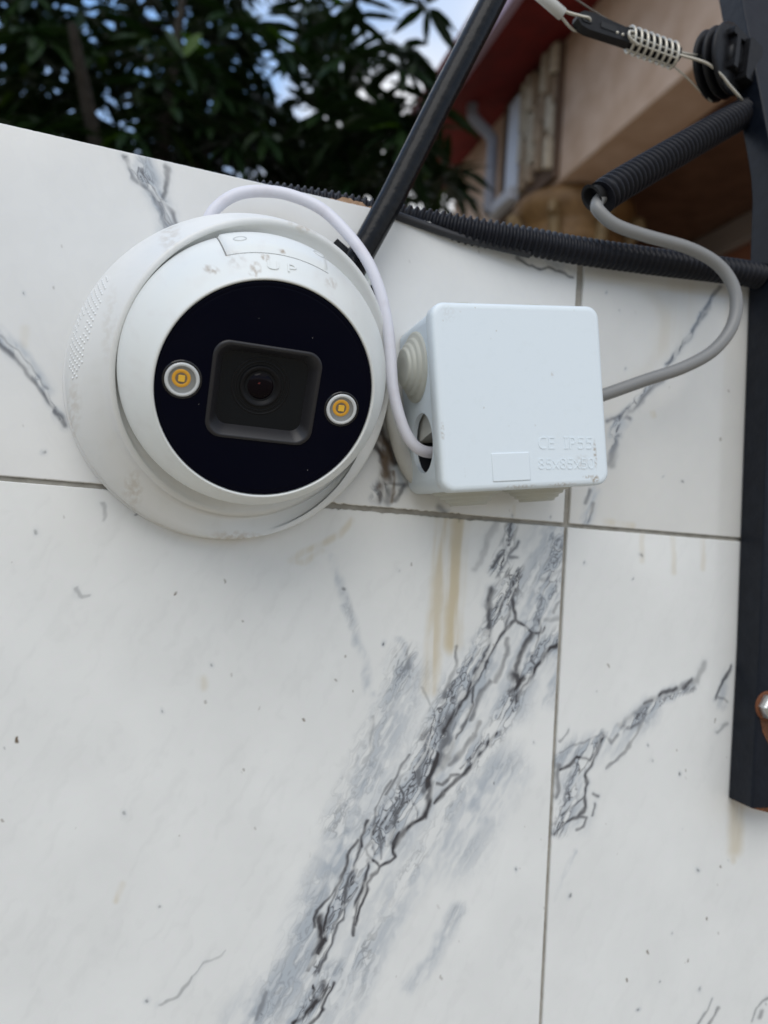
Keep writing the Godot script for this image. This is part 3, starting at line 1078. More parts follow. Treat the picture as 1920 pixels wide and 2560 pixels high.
func security_camera() -> void:
	var o := thing("security_camera", "white turret security camera with a round black glass face on the tiled wall", "security camera", BASE)
	var plastic := soiled(Color(0.74, 0.75, 0.735), Color(0.42, 0.34, 0.24), [[0.30, 0.22, 0.03, 0.4, 0.07], [0.62, 0.135, 0.05, 0.6, 0.02], [0.55, 0.94, 0.10, 0.6, 0.03], [0.10, 0.64, 0.03, 0.35, 0.08], [0.18, 0.45, 0.02, 0.2, 0.12], [0.40, 0.98, 0.05, 0.45, 0.02], [0.26, 0.83, 0.03, 0.4, 0.06], [0.47, 0.2, 0.03, 0.4, 0.02]], 0.10, 0.36, 81)
	planar(BASE + Vector3(-80, 85, 0), Vector3(1.0 / 165, 0, 0), Vector3(0, -1.0 / 165, 0))
	var n := Vector3(0.301, -0.342, 0.890).normalized()
	var ex := Vector3.UP.cross(n).normalized()
	var ey := n.cross(ex)
	var seg := 128

	var st := builder()
	lathe(st, BASE, Vector3.BACK, [[67, 0], [70.4, 0.2], [70.6, 1.0], [70.5, 4.2], [70.0, 5.2], [69.0, 5.6], [68.6, 6.2], [68.6, 7.4]], seg)
	part("mounting_plate", st, plastic, o)

	st = builder()
	var rows := []
	for k in 13:
		var row := PackedVector3Array()
		for j in seg:
			row.append(dome_point(TAU * j / seg, k / 12.0))
		rows.append(row)
	var lip := Vector3(-171.5, 51.7, 32.5)
	for p in [[65.0, -0.8, 0.0], [64.6, -0.2, 0.0], [63.9, 0.25, 0.0], [62.8, 0.3, 0.0], [61.9, -0.2, 0.05], [61.0, -0.9, 0.2], [58.5, -1.8, 0.6], [56.2, -2.4, 0.95], [55.2, -2.6, 1.0], [54.3, -2.9, 1.0], [53.0, -3.3, 1.0]]:
		var c := lip.lerp(BALL - n * 8.3, p[2])
		rows.append(circle(c + n * p[1], ex, ey, p[0], seg))
	rings(st, rows)
	var shell := part("dome_cover", st, plastic, o)

	# drilled sound holes on the left of the dome
	st = builder()
	for i in 9:
		for j in 17:
			var a := PI * 0.945 + (j - 8) * 0.037 + (0.018 if i % 2 else 0.0)
			var t := 0.40 + i * 0.04
			if pow((j - 8) / 8.4, 2.0) + pow((i - 4) / 4.4, 2.0) < 1.0 and pow((j - 8) / 5.0, 2.0) + pow((i - 4) / 2.2, 2.0) > 0.35:
				var p := dome_point(a, t)
				var q := (dome_point(a + 0.01, t) - p).cross(dome_point(a, t + 0.01) - p).normalized()
				lathe(st, p, q, [[0.62, 0.0], [0.5, 0.22], [0.2, 0.34]], 8, false, true)
	var holes := part("sound_hole", st, paint(0.80, 0.82, 0.82, 0.3), shell)
	holes.set_meta("kind", "stuff")

	# the eyeball
	var tilt := deg_to_rad(-22.8)
	var yaw := deg_to_rad(2.3)
	var az := Vector3(sin(yaw) * cos(tilt), sin(tilt), cos(yaw) * cos(tilt))
	var f := frame(az)
	var fx: Vector3 = f[0]
	var fy: Vector3 = f[1]
	planar(BALL - fx * 60 + fy * 60, fx / 120.0, -fy / 120.0)
	var ball_look := soiled(Color(0.745, 0.765, 0.745), Color(0.30, 0.22, 0.14), [[0.45, 0.100, 0.020, 0.9, 0.012], [0.418, 0.133, 0.020, 0.8, 0.02], [0.41, 0.150, 0.018, 0.9, 0.008], [0.292, 0.163, 0.028, 0.7, 0.014], [0.505, 0.074, 0.02, 0.8, 0.008], [0.36, 0.12, 0.04, 0.3, 0.03], [0.25, 0.62, 0.02, 0.3, 0.03], [0.66, 0.14, 0.03, 0.4, 0.02]], 0.12, 0.36, 83)
	st = builder()
	var profile := [[41.1, 34.6], [41.15, 36.2], [41.5, 36.75], [42.1, 36.6], [42.7, 35.6]]
	for k in 40:
		var a := deg_to_rad(52.5 + k * 2.7)
		profile.append([BALL_R * sin(a), BALL_R * cos(a)])
	lathe(st, BALL, az, profile, seg)
	var ball := part("eyeball", st, ball_look, o)

	# cover tab over the reset socket
	st = builder()
	rows = []
	var seam := PackedVector3Array()
	for k in 11:
		var row := PackedVector3Array()
		var v := k / 10.0
		for j in 33:
			var u := j / 32.0 * 2.0 - 1.0
			var az_a := deg_to_rad(-0.5 + 22.6 * u)
			var low := 64.3 + 0.6 * u * u
			var pol := deg_to_rad(lerpf(low, 99.0, v))
			var rim := minf(minf((1.0 - absf(u)) / 0.05, v / 0.06), 1.0)
			var d := az * cos(pol) + (fx * sin(az_a) + fy * cos(az_a)) * sin(pol)
			row.append(BALL + d * (BALL_R - 0.3 + 1.15 * sqrt(clampf(rim, 0.0, 1.0))))
			if k == 0:
				seam.append(BALL + d * (BALL_R + 0.05))
		rows.append(row)
	rings(st, rows, false)
	var tab := part("cover_tab", st, ball_look, ball)
	st = builder()
	var left := PackedVector3Array()
	for k in 12:
		var pol := deg_to_rad(lerpf(64.9, 95.0, k / 11.0))
		var az_a := deg_to_rad(-23.3)
		left.append(BALL + (az * cos(pol) + (fx * sin(az_a) + fy * cos(az_a)) * sin(pol)) * (BALL_R + 0.05))
	tube(st, left, 0.28, 6)
	tube(st, seam, 0.1, 6)
	part("seam", st, paint(0.22, 0.22, 0.21, 0.8), ball)
	for s in [[-15.5, 76.0], [17.5, 78.0]]:
		var pol := deg_to_rad(s[1])
		var az_a := deg_to_rad(s[0])
		var d := az * cos(pol) + (fx * sin(az_a) + fy * cos(az_a)) * sin(pol)
		st = builder()
		lathe(st, BALL + d * (BALL_R + 0.6), d, [[2.7, 0.0], [2.6, 0.4], [2.2, 0.45], [2.0, 0.1], [0.3, 0.1]], 24, false, true)
		part("recess_disc", st, paint(0.56, 0.58, 0.57, 0.5), tab)  # grey disc: the shade of a screw recess put into its colour

	# the raised word on the forehead of the ball
	for l in [["U", -3.6], ["P", 3.3]]:
		var d: Vector3 = (az * 30.4 + fx * (l[1] + 0.1) + fy * 45.7).normalized()
		var lx: Vector3 = (fx - d * fx.dot(d)).normalized()
		var b := Basis(lx, d.cross(lx), d)
		org = BASE
		lettering(l[0], 4.6, ball_look, ball, BALL + d * (BALL_R + 0.17), b, 0.3, 1.25)

	# the black glass face with its sunk lens window
	var glass := paint(0.0008, 0.0014, 0.0070, 0.05, 0.2)
	var c := BALL + az * 36.0
	var hc := c - fx * 1.0 - fy * 0.7
	st = builder()
	var outline := rounded(20.6, 18.4, 6.2, 15, 12)
	var outer := PackedVector3Array()
	var ring2 := PackedVector3Array()
	var ring3 := PackedVector3Array()
	for p in outline:
		var d := (p - Vector2(1.0, 0.7)).normalized()
		outer.append(c + (fx * d.x + fy * d.y) * 41.05 - az * 0.6)
		ring2.append(c + (fx * d.x + fy * d.y) * 40.4 + az * 0.45)
		ring3.append(c + (fx * d.x + fy * d.y) * 39.5 - az * 0.25)
	var ring4 := PackedVector3Array()
	for p in outline:
		var d := (p - Vector2(1.0, 0.7)).normalized()
		ring4.append(c + (fx * d.x + fy * d.y) * 38.9)
	rings(st, [outer, ring2, ring3, ring4])
	st.set_smooth_group(1)
	rings(st, [ring4, lifted(outline, hc, fx, fy)])
	var face := part("front_glass", st, glass, o)

	st = builder()
	rings(st, [lifted(rounded(20.6, 18.4, 6.2, 15, 12), hc, fx, fy), lifted(rounded(20.3, 18.1, 6.0, 15, 12), hc + az * 0.55, fx, fy), lifted(rounded(19.5, 17.3, 5.6, 15, 12), hc + az * 0.6, fx, fy), lifted(rounded(19.0, 16.8, 5.4, 15, 12), hc + az * 0.2, fx, fy), lifted(rounded(16.4, 14.0, 4.2, 15, 12), hc - az * 4.6, fx, fy)])
	part("window_surround", st, paint(0.012, 0.012, 0.015, 0.42), face)
	st = builder()
	cap(st, lifted(rounded(16.45, 14.05, 4.2, 15), hc - az * 4.5, fx, fy))
	part("window_pane", st, paint(0.0025, 0.0045, 0.0075, 0.1, 0.35), face)
	var lc := c - fx * 2.1 + fy * 1.3 - az * 4.4
	st = builder()
	for r in [10.8, 9.4]:
		lathe(st, lc, az, [[r + 0.35, 0.0], [r + 0.2, 0.14], [r - 0.2, 0.14], [r - 0.35, 0.0]], 64)
	lathe(st, lc, az, [[8.0, 0.0], [7.9, 0.9], [7.2, 1.0], [6.6, 0.5], [5.6, -0.2], [5.2, -0.6]], 64)
	var barrel := part("lens_barrel", st, paint(0.007, 0.007, 0.008, 0.45, 0.3), face)
	st = builder()
	lathe(st, lc, az, [[5.5, -0.5], [4.6, 0.2], [3.4, 0.8], [2.0, 1.15], [0.6, 1.25]], 48, false, true)
	part("lens", st, paint(0.004, 0.002, 0.004, 0.05, 0.22), barrel)
	st = builder()
	lathe(st, lc - fx * 0.5 + fy * 0.8 + az * 1.05, az, [[1.3, 0.0], [0.9, 0.12], [0.2, 0.16]], 20, false, true)
	part("lens_glint", st, paint(0.10, 0.010, 0.012, 0.1), barrel)  # a red glint on the lens, painted as a small disc

	for l in [[-31.4, 0.9, 6.3], [29.8, -2.5, 6.1]]:
		var at: Vector3 = c + fx * l[0] + fy * l[1]
		var r: float = l[2]
		st = builder()
		lathe(st, at, az, [[r + 0.9, 0.03], [r + 0.7, 0.35], [r + 0.2, 0.45], [r, 0.3]], 48)
		var lamp := part("spotlight", st, paint(0.01, 0.01, 0.012, 0.1), face)
		st = builder()
		lathe(st, at, az, [[r, 0.25], [r - 0.3, 0.7], [r - 0.8, 0.8], [r - 1.4, 0.4]], 48)
		part("rim", st, paint(0.62, 0.64, 0.64, 0.12), lamp)
		st = builder()
		lathe(st, at, az, [[r - 1.4, 0.6], [r - 1.7, 0.35], [0.2, 0.3]], 48)
		part("reflector", st, paint(0.22, 0.225, 0.215, 0.15), lamp)
		at += fy * 0.45 - fx * 0.35
		st = builder()
		lathe(st, at, az, [[3.4, 0.31], [3.2, 0.45], [2.3, 0.5], [2.15, 0.4]], 40)
		part("phosphor_ring", st, paint(0.72, 0.36, 0.03, 0.3), lamp)
		st = builder()
		lathe(st, at, az, [[2.15, 0.4], [1.5, 0.35], [0.1, 0.35]], 40)
		part("inner_ring", st, paint(0.20, 0.15, 0.10, 0.3), lamp)
		st = builder()
		var q := lifted(rounded(1.15, 1.15, 0.3, 3), at + az * 0.75 + fx * 0.1, fx, fy)
		rings(st, [lifted(rounded(1.2, 1.2, 0.3, 3), at + az * 0.4 + fx * 0.1, fx, fy), q])
		cap(st, q)
		part("diode", st, paint(0.85, 0.50, 0.05, 0.3), lamp)
	# dust on the glass
	st = builder()
	for k in 5:
		var a := rng.randf() * TAU
		var rr := rng.randf_range(25, 37)
		var p := c + fx * rr * cos(a) + fy * rr * sin(a) * (1.0 if sin(a) < 0 else 0.8)
		lathe(st, p, az, [[rng.randf_range(0.1, 0.2), 0.02], [0.05, 0.1]], 6, false, true)
	part("dust", st, paint(0.25, 0.25, 0.25, 0.9), face).set_meta("kind", "stuff")


# ---------------------------------------------------------------- the junction box

func junction_box() -> void:
	var base := Vector3(-91.3, 7.1, 0)
	var o := thing("junction_box", "square white plastic junction box screwed to the tiles right of the camera", "junction box", base)
	o.rotation.z = deg_to_rad(7.6)
	org = Vector3.ZERO
	var look := soiled(Color(0.72, 0.79, 0.83), Color(0.34, 0.27, 0.19), [[0.915, 0.83, 0.012, 0.8, 0.10], [0.905, 0.965, 0.03, 1.0, 0.03], [0.86, 0.95, 0.04, 0.7, 0.012], [0.83, 0.87, 0.06, 0.35, 0.05], [0.09, 0.06, 0.05, 0.14, 0.06], [0.16, 0.05, 0.008, 0.4], [0.06, 0.10, 0.007, 0.5], [0.02, 0.68, 0.012, 0.5, 0.06], [0.45, 0.985, 0.12, 0.5, 0.012], [0.70, 0.985, 0.10, 0.6, 0.012], [0.555, 0.66, 0.007, 0.9], [0.4, 0.66, 0.006, 0.5], [0.26, 0.56, 0.006, 0.7], [0.68, 0.385, 0.012, 0.4, 0.02], [0.325, 0.19, 0.005, 0.8], [0.245, 0.03, 0.006, 0.8], [0.84, 0.03, 0.007, 0.8], [0.73, 0.89, 0.012, 0.5, 0.008], [0.36, 0.15, 0.006, 0.5], [0.13, 0.9, 0.003, 0.6, 0.03]], 0.05, 0.42, 85)
	planar(Vector3(0, 85, 0), Vector3(1 / 85.0, 0, 0), Vector3(0, -1 / 85.0, 0))
	var mid := Vector3(42.5, 42.5, 0)
	# body: four walls, the left one with a round hole
	var st := builder()
	var n := 8
	var low := lifted(rounded(41.2, 41.2, 6, n), mid + Vector3(0, 0, 0.4), Vector3.RIGHT, Vector3.UP)
	var high := lifted(rounded(41.7, 41.7, 6.2, n), mid + Vector3(0, 0, 42.5), Vector3.RIGHT, Vector3.UP)
	var gap := 2 * (n + 1) - 1      # the straight run down the left side
	for j in low.size():
		var k := (j + 1) % low.size()
		if j != gap:
			quad(st, low[j], high[j], high[k], low[k])
	smooth(st, false)
	var hole := Vector2(24.6, 25.2)    # (y, z)
	var left := func(y: float, z: float) -> Vector3: return Vector3(1.3 - (z - 0.4) * 0.5 / 42.1, y, z)
	var y_hi := 78.0
	var y_lo := 7.0
	var steps := 64
	for j in steps:
		var pts := []
		for a in [TAU * j / steps, TAU * (j + 1) / steps]:
			var d := Vector2(cos(a), sin(a))
			var t := minf(((46.0 if d.x > 0 else y_lo) - hole.x) / d.x if absf(d.x) > 0.001 else 1e6, ((42.5 if d.y > 0 else 0.4) - hole.y) / d.y if absf(d.y) > 0.001 else 1e6)
			pts.append([hole + d * 14.2, hole + d * t])
		for c in [[46.0, 42.5], [46.0, 0.4], [y_lo, 0.4], [y_lo, 42.5]]:
			var ca := fposmod(Vector2(c[0] - hole.x, c[1] - hole.y).angle(), TAU)
			if ca > TAU * j / steps and ca < TAU * (j + 1) / steps:
				tri(st, left.call(pts[0][1].x, pts[0][1].y), left.call(c[0], c[1]), left.call(pts[1][1].x, pts[1][1].y))
		quad(st, left.call(pts[0][0].x, pts[0][0].y), left.call(pts[0][1].x, pts[0][1].y), left.call(pts[1][1].x, pts[1][1].y), left.call(pts[1][0].x, pts[1][0].y))
		var inn := Vector3(2.2, 0, 0)
		var p0: Vector3 = left.call(pts[0][0].x, pts[0][0].y)
		var p1: Vector3 = left.call(pts[1][0].x, pts[1][0].y)
		quad(st, p0, p1, p1 + inn, p0 + inn)
	quad(st, left.call(46.0, 0.4), left.call(y_hi, 0.4), left.call(y_hi, 42.5), left.call(46.0, 42.5))
	smooth(st, true)
	part("box_body", st, paint(0.68, 0.76, 0.82, 0.42), o)
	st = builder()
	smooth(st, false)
	# inside: the shade of the closed box is put into the colour
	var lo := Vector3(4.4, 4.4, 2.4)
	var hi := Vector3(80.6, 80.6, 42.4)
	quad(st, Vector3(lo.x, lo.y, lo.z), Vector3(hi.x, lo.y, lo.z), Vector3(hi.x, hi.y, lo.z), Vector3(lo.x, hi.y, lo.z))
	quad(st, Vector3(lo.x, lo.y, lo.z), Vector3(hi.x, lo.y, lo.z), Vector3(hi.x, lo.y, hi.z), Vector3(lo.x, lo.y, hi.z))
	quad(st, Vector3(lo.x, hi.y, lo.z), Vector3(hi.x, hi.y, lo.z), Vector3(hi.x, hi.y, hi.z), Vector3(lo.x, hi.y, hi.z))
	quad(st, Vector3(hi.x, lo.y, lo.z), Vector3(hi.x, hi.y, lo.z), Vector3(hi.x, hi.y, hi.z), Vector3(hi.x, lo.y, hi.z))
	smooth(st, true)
	part("shaded_inside", st, paint(0.035, 0.038, 0.045, 0.7), o)
	# added pale block in the hole, standing in for the lit upper inner wall
	st = builder()
	prism(st, PackedVector2Array([Vector2(26.5, 8), Vector2(48, 8), Vector2(48, 40), Vector2(31.5, 40)]), Vector3(5.0, 0, 0), Vector3.UP, Vector3.BACK, Vector3(10, 0, 0))
	part("lit_wall_block", st, paint(0.62, 0.63, 0.60, 0.5), o)

	st = builder()
	var rows := []
	for p in [[41.4, 41.8], [42.3, 41.9], [42.5, 42.2], [42.5, 47.6], [42.3, 48.7], [41.7, 49.5], [40.9, 49.9], [39.8, 50.0]]:
		rows.append(lifted(rounded(p[0], p[0], 6.2 - (42.5 - p[0]) * 0.9, 12), mid + Vector3(0, 0, p[1]), Vector3.RIGHT, Vector3.UP))
	rings(st, rows)
	cap(st, rows[-1])
	var lid := part("lid", st, look, o)
	st = builder()
	var plate := [lifted(rounded(9.5, 6.5, 0.4, 3), Vector3(33.9, 10.2, 49.9), Vector3.RIGHT, Vector3.UP), lifted(rounded(9.4, 6.4, 0.4, 3), Vector3(33.9, 10.2, 50.3), Vector3.RIGHT, Vector3.UP), lifted(rounded(9.1, 6.1, 0.4, 3), Vector3(33.9, 10.2, 50.45), Vector3.RIGHT, Vector3.UP)]
	rings(st, plate)
	cap(st, plate[-1])
	part("label_plate", st, look, lid)
	var turn := Basis(Vector3.BACK, deg_to_rad(-1.5))
	var flat := paint(0.73, 0.80, 0.84, 0.42)
	lettering("CE  IP55", 5.6, flat, lid, Vector3(62.6, 20.2, 50.1), turn, 0.26, 1.02)
	lettering("85x85x50", 5.0, flat, lid, Vector3(62.4, 10.6, 50.1), turn, 0.26, 1.0)

	# stepped rubber grommets: left wall above the hole, two below, two on top, one right
	var rubber := paint(0.47, 0.475, 0.42, 0.5)
	for g in [[Vector3(1.7, 61.2, 22.0), Vector3.LEFT, 16.9], [Vector3(23.6, 1.7, 22.5), Vector3.DOWN, 17.0], [Vector3(60.6, 1.7, 22.5), Vector3.DOWN, 16.6], [Vector3(24, 83.3, 22.5), Vector3.UP, 16.5], [Vector3(61, 83.3, 22.5), Vector3.UP, 16.5], [Vector3(83.3, 47.0, 24.5), Vector3.RIGHT, 15.0]]:
		st = builder()
		var r: float = g[2]
		lathe(st, g[0], g[1], [[r - 0.2, -0.2], [r, 0.4], [r - 0.3, 1.6], [r - 1.1, 2.1], [r - 3.0, 2.3], [r - 3.2, 2.6], [r - 3.5, 3.7], [r - 4.1, 4.0], [r - 5.4, 4.2], [r - 5.6, 4.5], [r - 5.9, 5.5], [r - 6.5, 5.8], [r - 7.5, 6.0], [r - 7.7, 6.3], [r - 8.0, 7.2], [r - 8.6, 7.4], [r - 10.6, 7.2], [r - 11, 7.35], [r - 12.6, 7.2], [1.0, 7.2]], 56, false, true)
		part("grommet", st, rubber, o)


# ---------------------------------------------------------------- cables, conduits, steel

func cables() -> void:
	var pale := soiled(Color(0.70, 0.695, 0.755), Color(0.25, 0.2, 0.15), [], 0.2, 0.45, 87)
	var base := Vector3(-199, 112, 9)
	org = base
	planar(Vector3(-220, 150, 0), Vector3(1 / 150.0, 0, 0), Vector3(0, -1 / 150.0, 0))
	var st := builder()
	tube(st, curve([Vector3(-198, 96, 8), Vector3(-200.5, 112, 10), Vector3(-199, 124, 12), Vector3(-195, 131.3, 13), Vector3(-187.3, 137.8, 14), Vector3(-176.7, 141.5, 14), Vector3(-163.6, 142, 15), Vector3(-148.5, 137, 18), Vector3(-135.6, 125.5, 22), Vector3(-126, 113, 25), Vector3(-119.3, 99.3, 26), Vector3(-114.8, 84.5, 26), Vector3(-112.2, 70, 26), Vector3(-110, 55, 26), Vector3(-105, 39.5, 27), Vector3(-98.5, 30.3, 27), Vector3(-90, 27.6, 26), Vector3(-80, 31, 25), Vector3(-66, 40, 22)], 8), 2.75, 18)
	whole("camera_cable", st, pale, "pale lilac-white cable looping from behind the camera into the box's open hole", "cable", base)

	base = Vector3(-100, 40, 4)
	org = base
	st = builder()
	tube(st, curve([Vector3(-115.8, 76.8, 5.0), Vector3(-110.5, 63.5, 5.5), Vector3(-105.0, 51.1, 6.0), Vector3(-101.1, 39.6, 6.0), Vector3(-96.1, 27.3, 5.0), Vector3(-90.3, 18.9, 4.5), Vector3(-82.7, 13.6, 4.0)], 8), 4.0, 16)
	whole("spare_cable", st, paint(0.52, 0.52, 0.49, 0.5), "short grey-white cable tucked against the tiles behind the looping white cable", "cable", base)

	base = Vector3(-10, 60, 25)
	org = base
	st = builder()
	tube(st, curve([Vector3(-20, 57, 24), Vector3(-6, 63.2, 25), Vector3(4.6, 67.6, 26), Vector3(24.5, 76.5, 28), Vector3(46.5, 86, 30), Vector3(64, 97.5, 31), Vector3(75, 113, 31), Vector3(76.5, 130, 30), Vector3(68, 143.5, 28), Vector3(49.5, 150.5, 27), Vector3(20, 152.5, 27), Vector3(3.2, 155.3, 26), Vector3(-5.5, 161.7, 24.0), Vector3(-5.4, 166.5, 22.0), Vector3(-0.9, 171.9, 20.0), Vector3(13.0, 183.6, 17.0)], 8), 3.3, 18)
	whole("signal_cable", st, paint(0.21, 0.21, 0.205, 0.4), "grey cable curving from the box's right side up into the short black conduit", "cable", base)


func corrugated(path: Array, radius: float, pitch: float, depth: float) -> SurfaceTool:
	var st := builder()
	var p := even(curve(path, 10), pitch / 8.0)
	var r := PackedFloat32Array()
	for i in p.size():
		r.append(radius - depth * (0.5 - 0.5 * clampf(cos(TAU * i / 8.0) * 1.7, -1.0, 1.0)))
	tube(st, p, r, 28)
	return st


func conduits() -> void:
	var black := dim(blotchy(Color(0.006, 0.0065, 0.010), Color(0.011, 0.0115, 0.016), 0.42, 40, 90), 0.33)
	var base := Vector3(-40, 148, 5)
	var o := thing("wall_conduit", "black corrugated conduit running along the top edge of the tiled wall", "conduit", base)
	part("corrugated_tube", corrugated([Vector3(-174.7, 157.6, -26.0), Vector3(-153.2, 158.1, -24.0), Vector3(-131.5, 157.6, -21.0), Vector3(-108.7, 155.0, -16.0), Vector3(-93.1, 152.5, -9.0), Vector3(-77.8, 149.7, -2.0), Vector3(-59.9, 147.3, 4.0), Vector3(-36.6, 145.9, 8.0), Vector3(-6.9, 145.4, 10.0), Vector3(42.5, 147.7, 10.5), Vector3(101.9, 151.7, 10.0), Vector3(123.9, 151.1, 7.5)], 7.3, 3.5, 1.45), black, o)
	var st := builder()
	tube(st, curve([Vector3(-111, 149.5, 0.6), Vector3(-95, 146.8, 1.5), Vector3(-75, 143.4, 3), Vector3(-56, 141.6, 5), Vector3(-35, 139.4, 8)], 8), 2.2, 12)
	part("dark_strip", st, paint(0.014, 0.014, 0.017, 0.5), o)  # thin dark tube along the lower front of the conduit

	base = Vector3(85, 236, 15)
	o = thing("short_conduit", "short black corrugated conduit slanting up to the post with grey cable in its open end", "conduit", base)
	part("corrugated_tube", corrugated([Vector3(-2.0, 171.0, 20.0), Vector3(13.0, 183.6, 17.0), Vector3(92.2, 244.8, -4.0), Vector3(120.5, 265.7, -14.0), Vector3(155.5, 290.9, -26.0)], 8.7, 3.9, 1.7), black, o)
	st = builder()
	lathe(st, Vector3(-7.6, 169.7, 20.1), Vector3(-0.79, -0.6, 0.05), [[7.2, 0.2], [5.4, 0.25], [5.2, -0.5], [5.0, -8.0], [0.5, -8.0]], 28)
	part("open_end", st, paint(0.006, 0.006, 0.007, 0.8), o)


func steel_brace() -> void:
	var base := Vector3(-128, 116, 5)
	var o := thing("steel_brace", "round black steel rod bolted beside the camera and leaning up over the wall", "rod", base)
	var black := dim(blotchy(Color(0.004, 0.0045, 0.006), Color(0.011, 0.012, 0.014), 0.27, 30, 95, 0.015), 0.3)
	var st := builder()
	tube(st, PackedVector3Array([Vector3(-130.5, 112.5, 12), Vector3(-127.5, 119.4, 13), Vector3(-114.5, 149, 15), Vector3(-92, 205.5, 18), Vector3(-68.5, 262, 20), Vector3(80, 620, 30)]), 6.4, 28)
	part("rod", st, black, o)
	st = builder()
	tube(st, PackedVector3Array([Vector3(-140.5, 124.5, 5.5), Vector3(-133, 119.5, 6.0), Vector3(-124, 112, 5.5), Vector3(-116, 106, 4.0)]), 6.0, 16, 0.45)
	part("flattened_foot", st, black, o)
	st = builder()
	lathe(st, Vector3(-124.5, 112.2, 7), Vector3(0.1, 0, 1), [[6.0, 0.0], [6.0, 3.0], [5.6, 3.9], [4.6, 4.2], [4.3, 3.7], [3.2, 3.6], [2.9, 4.0], [0.5, 4.3]], 36, false, true)
	part("bolt_cap", st, paint(0.66, 0.69, 0.66, 0.4), o)


func fence_post() -> void:
	var base := Vector3(125, -147, 12)
	var o := thing("fence_post", "black steel fence post bolted to the wall at the right edge, its top leaning back", "fence post", base)
	var black := dim(blotchy(Color(0.004, 0.006, 0.011), Color(0.008, 0.011, 0.018), 0.38, 60, 97, 0.02), 0.33)
	var st := builder()
	var foot := rounded(21, 9, 1.2, 3)
	var mid := Vector3(134, 0, 9.6)
	var rows := []
	var lean := Vector3(0, 1, -0.27).normalized()
	for k in [[-147.0, 0.0], [-147.8, 0.8]]:
		rows.append(lifted(rounded(21 - k[1], 9 - k[1], 1.2, 3), mid + Vector3(0, k[0] + k[1] * 2, 0), Vector3.RIGHT, Vector3.BACK))
	rows.reverse()
	for y in [-60.0, 60.0, 160.0, 200.0]:
		rows.append(lifted(foot, mid + Vector3(-0.013 * y, y, 0), Vector3.RIGHT, Vector3.BACK))
	rows.append(lifted(foot, mid + Vector3(-2.8, 214, -1.6), Vector3.RIGHT, Vector3.BACK))
	rows.append(lifted(foot, mid + Vector3(-3, 228, -4.8), Vector3.RIGHT, Vector3.BACK))
	rows.append(lifted(foot, mid + Vector3(-3, 228, -4.8) + lean * 560, Vector3.RIGHT, Vector3.BACK))
	smooth(st, false)
	rings(st, rows)
	cap(st, rows[0], true)
	cap(st, rows[-1])
	part("upright", st, black, o)
	st = builder()
	prism(st, PackedVector2Array([Vector2(114, -147.5), Vector2(127, -150.5), Vector2(140, -151), Vector2(155, -147.5), Vector2(155, -146.5), Vector2(114, -146.5)]), Vector3(0, 0, 1.5), Vector3.RIGHT, Vector3.UP, Vector3(0, 0, 16.5))
	part("rusty_end", st, blotchy(Color(0.05, 0.02, 0.01), Color(0.22, 0.075, 0.02), 0.9, 12, 98, 0.03), o)
	# hexagon bolt on the front, rust bleeding from its washer
	st = builder()
	lathe(st, Vector3(120.5, -91.5, 18.6), Vector3.BACK, [[8.3, 0.0], [8.2, 0.8], [7.6, 1.0], [5, 1.0]], 32)
	var bolt := part("washer", st, blotchy(Color(0.08, 0.025, 0.01), Color(0.20, 0.065, 0.018), 0.8, 9, 99), o)
	st = builder()
	smooth(st, false)
	lathe(st, Vector3(120.5, -91.5, 19.4), Vector3.BACK, [[7.2, 0.0], [7.2, 4.4], [6.2, 5.4], [0.2, 5.5]], 6)
	var zinc := paint(0.55, 0.57, 0.57, 0.3)
	zinc.metallic = 0.85
	part("bolt_head", st, zinc, bolt)
	st = builder()
	prism(st, PackedVector2Array([Vector2(114.6, -94), Vector2(119, -98), Vector2(125, -100), Vector2(127, -118), Vector2(122, -112), Vector2(118, -106)]), Vector3(0, 0, 18.55), Vector3.RIGHT, Vector3.UP, Vector3(0, 0, 0.25))
	part("rust_run", st, blotchy(Color(0.06, 0.025, 0.012), Color(0.16, 0.06, 0.02), 0.9, 9, 100), o)


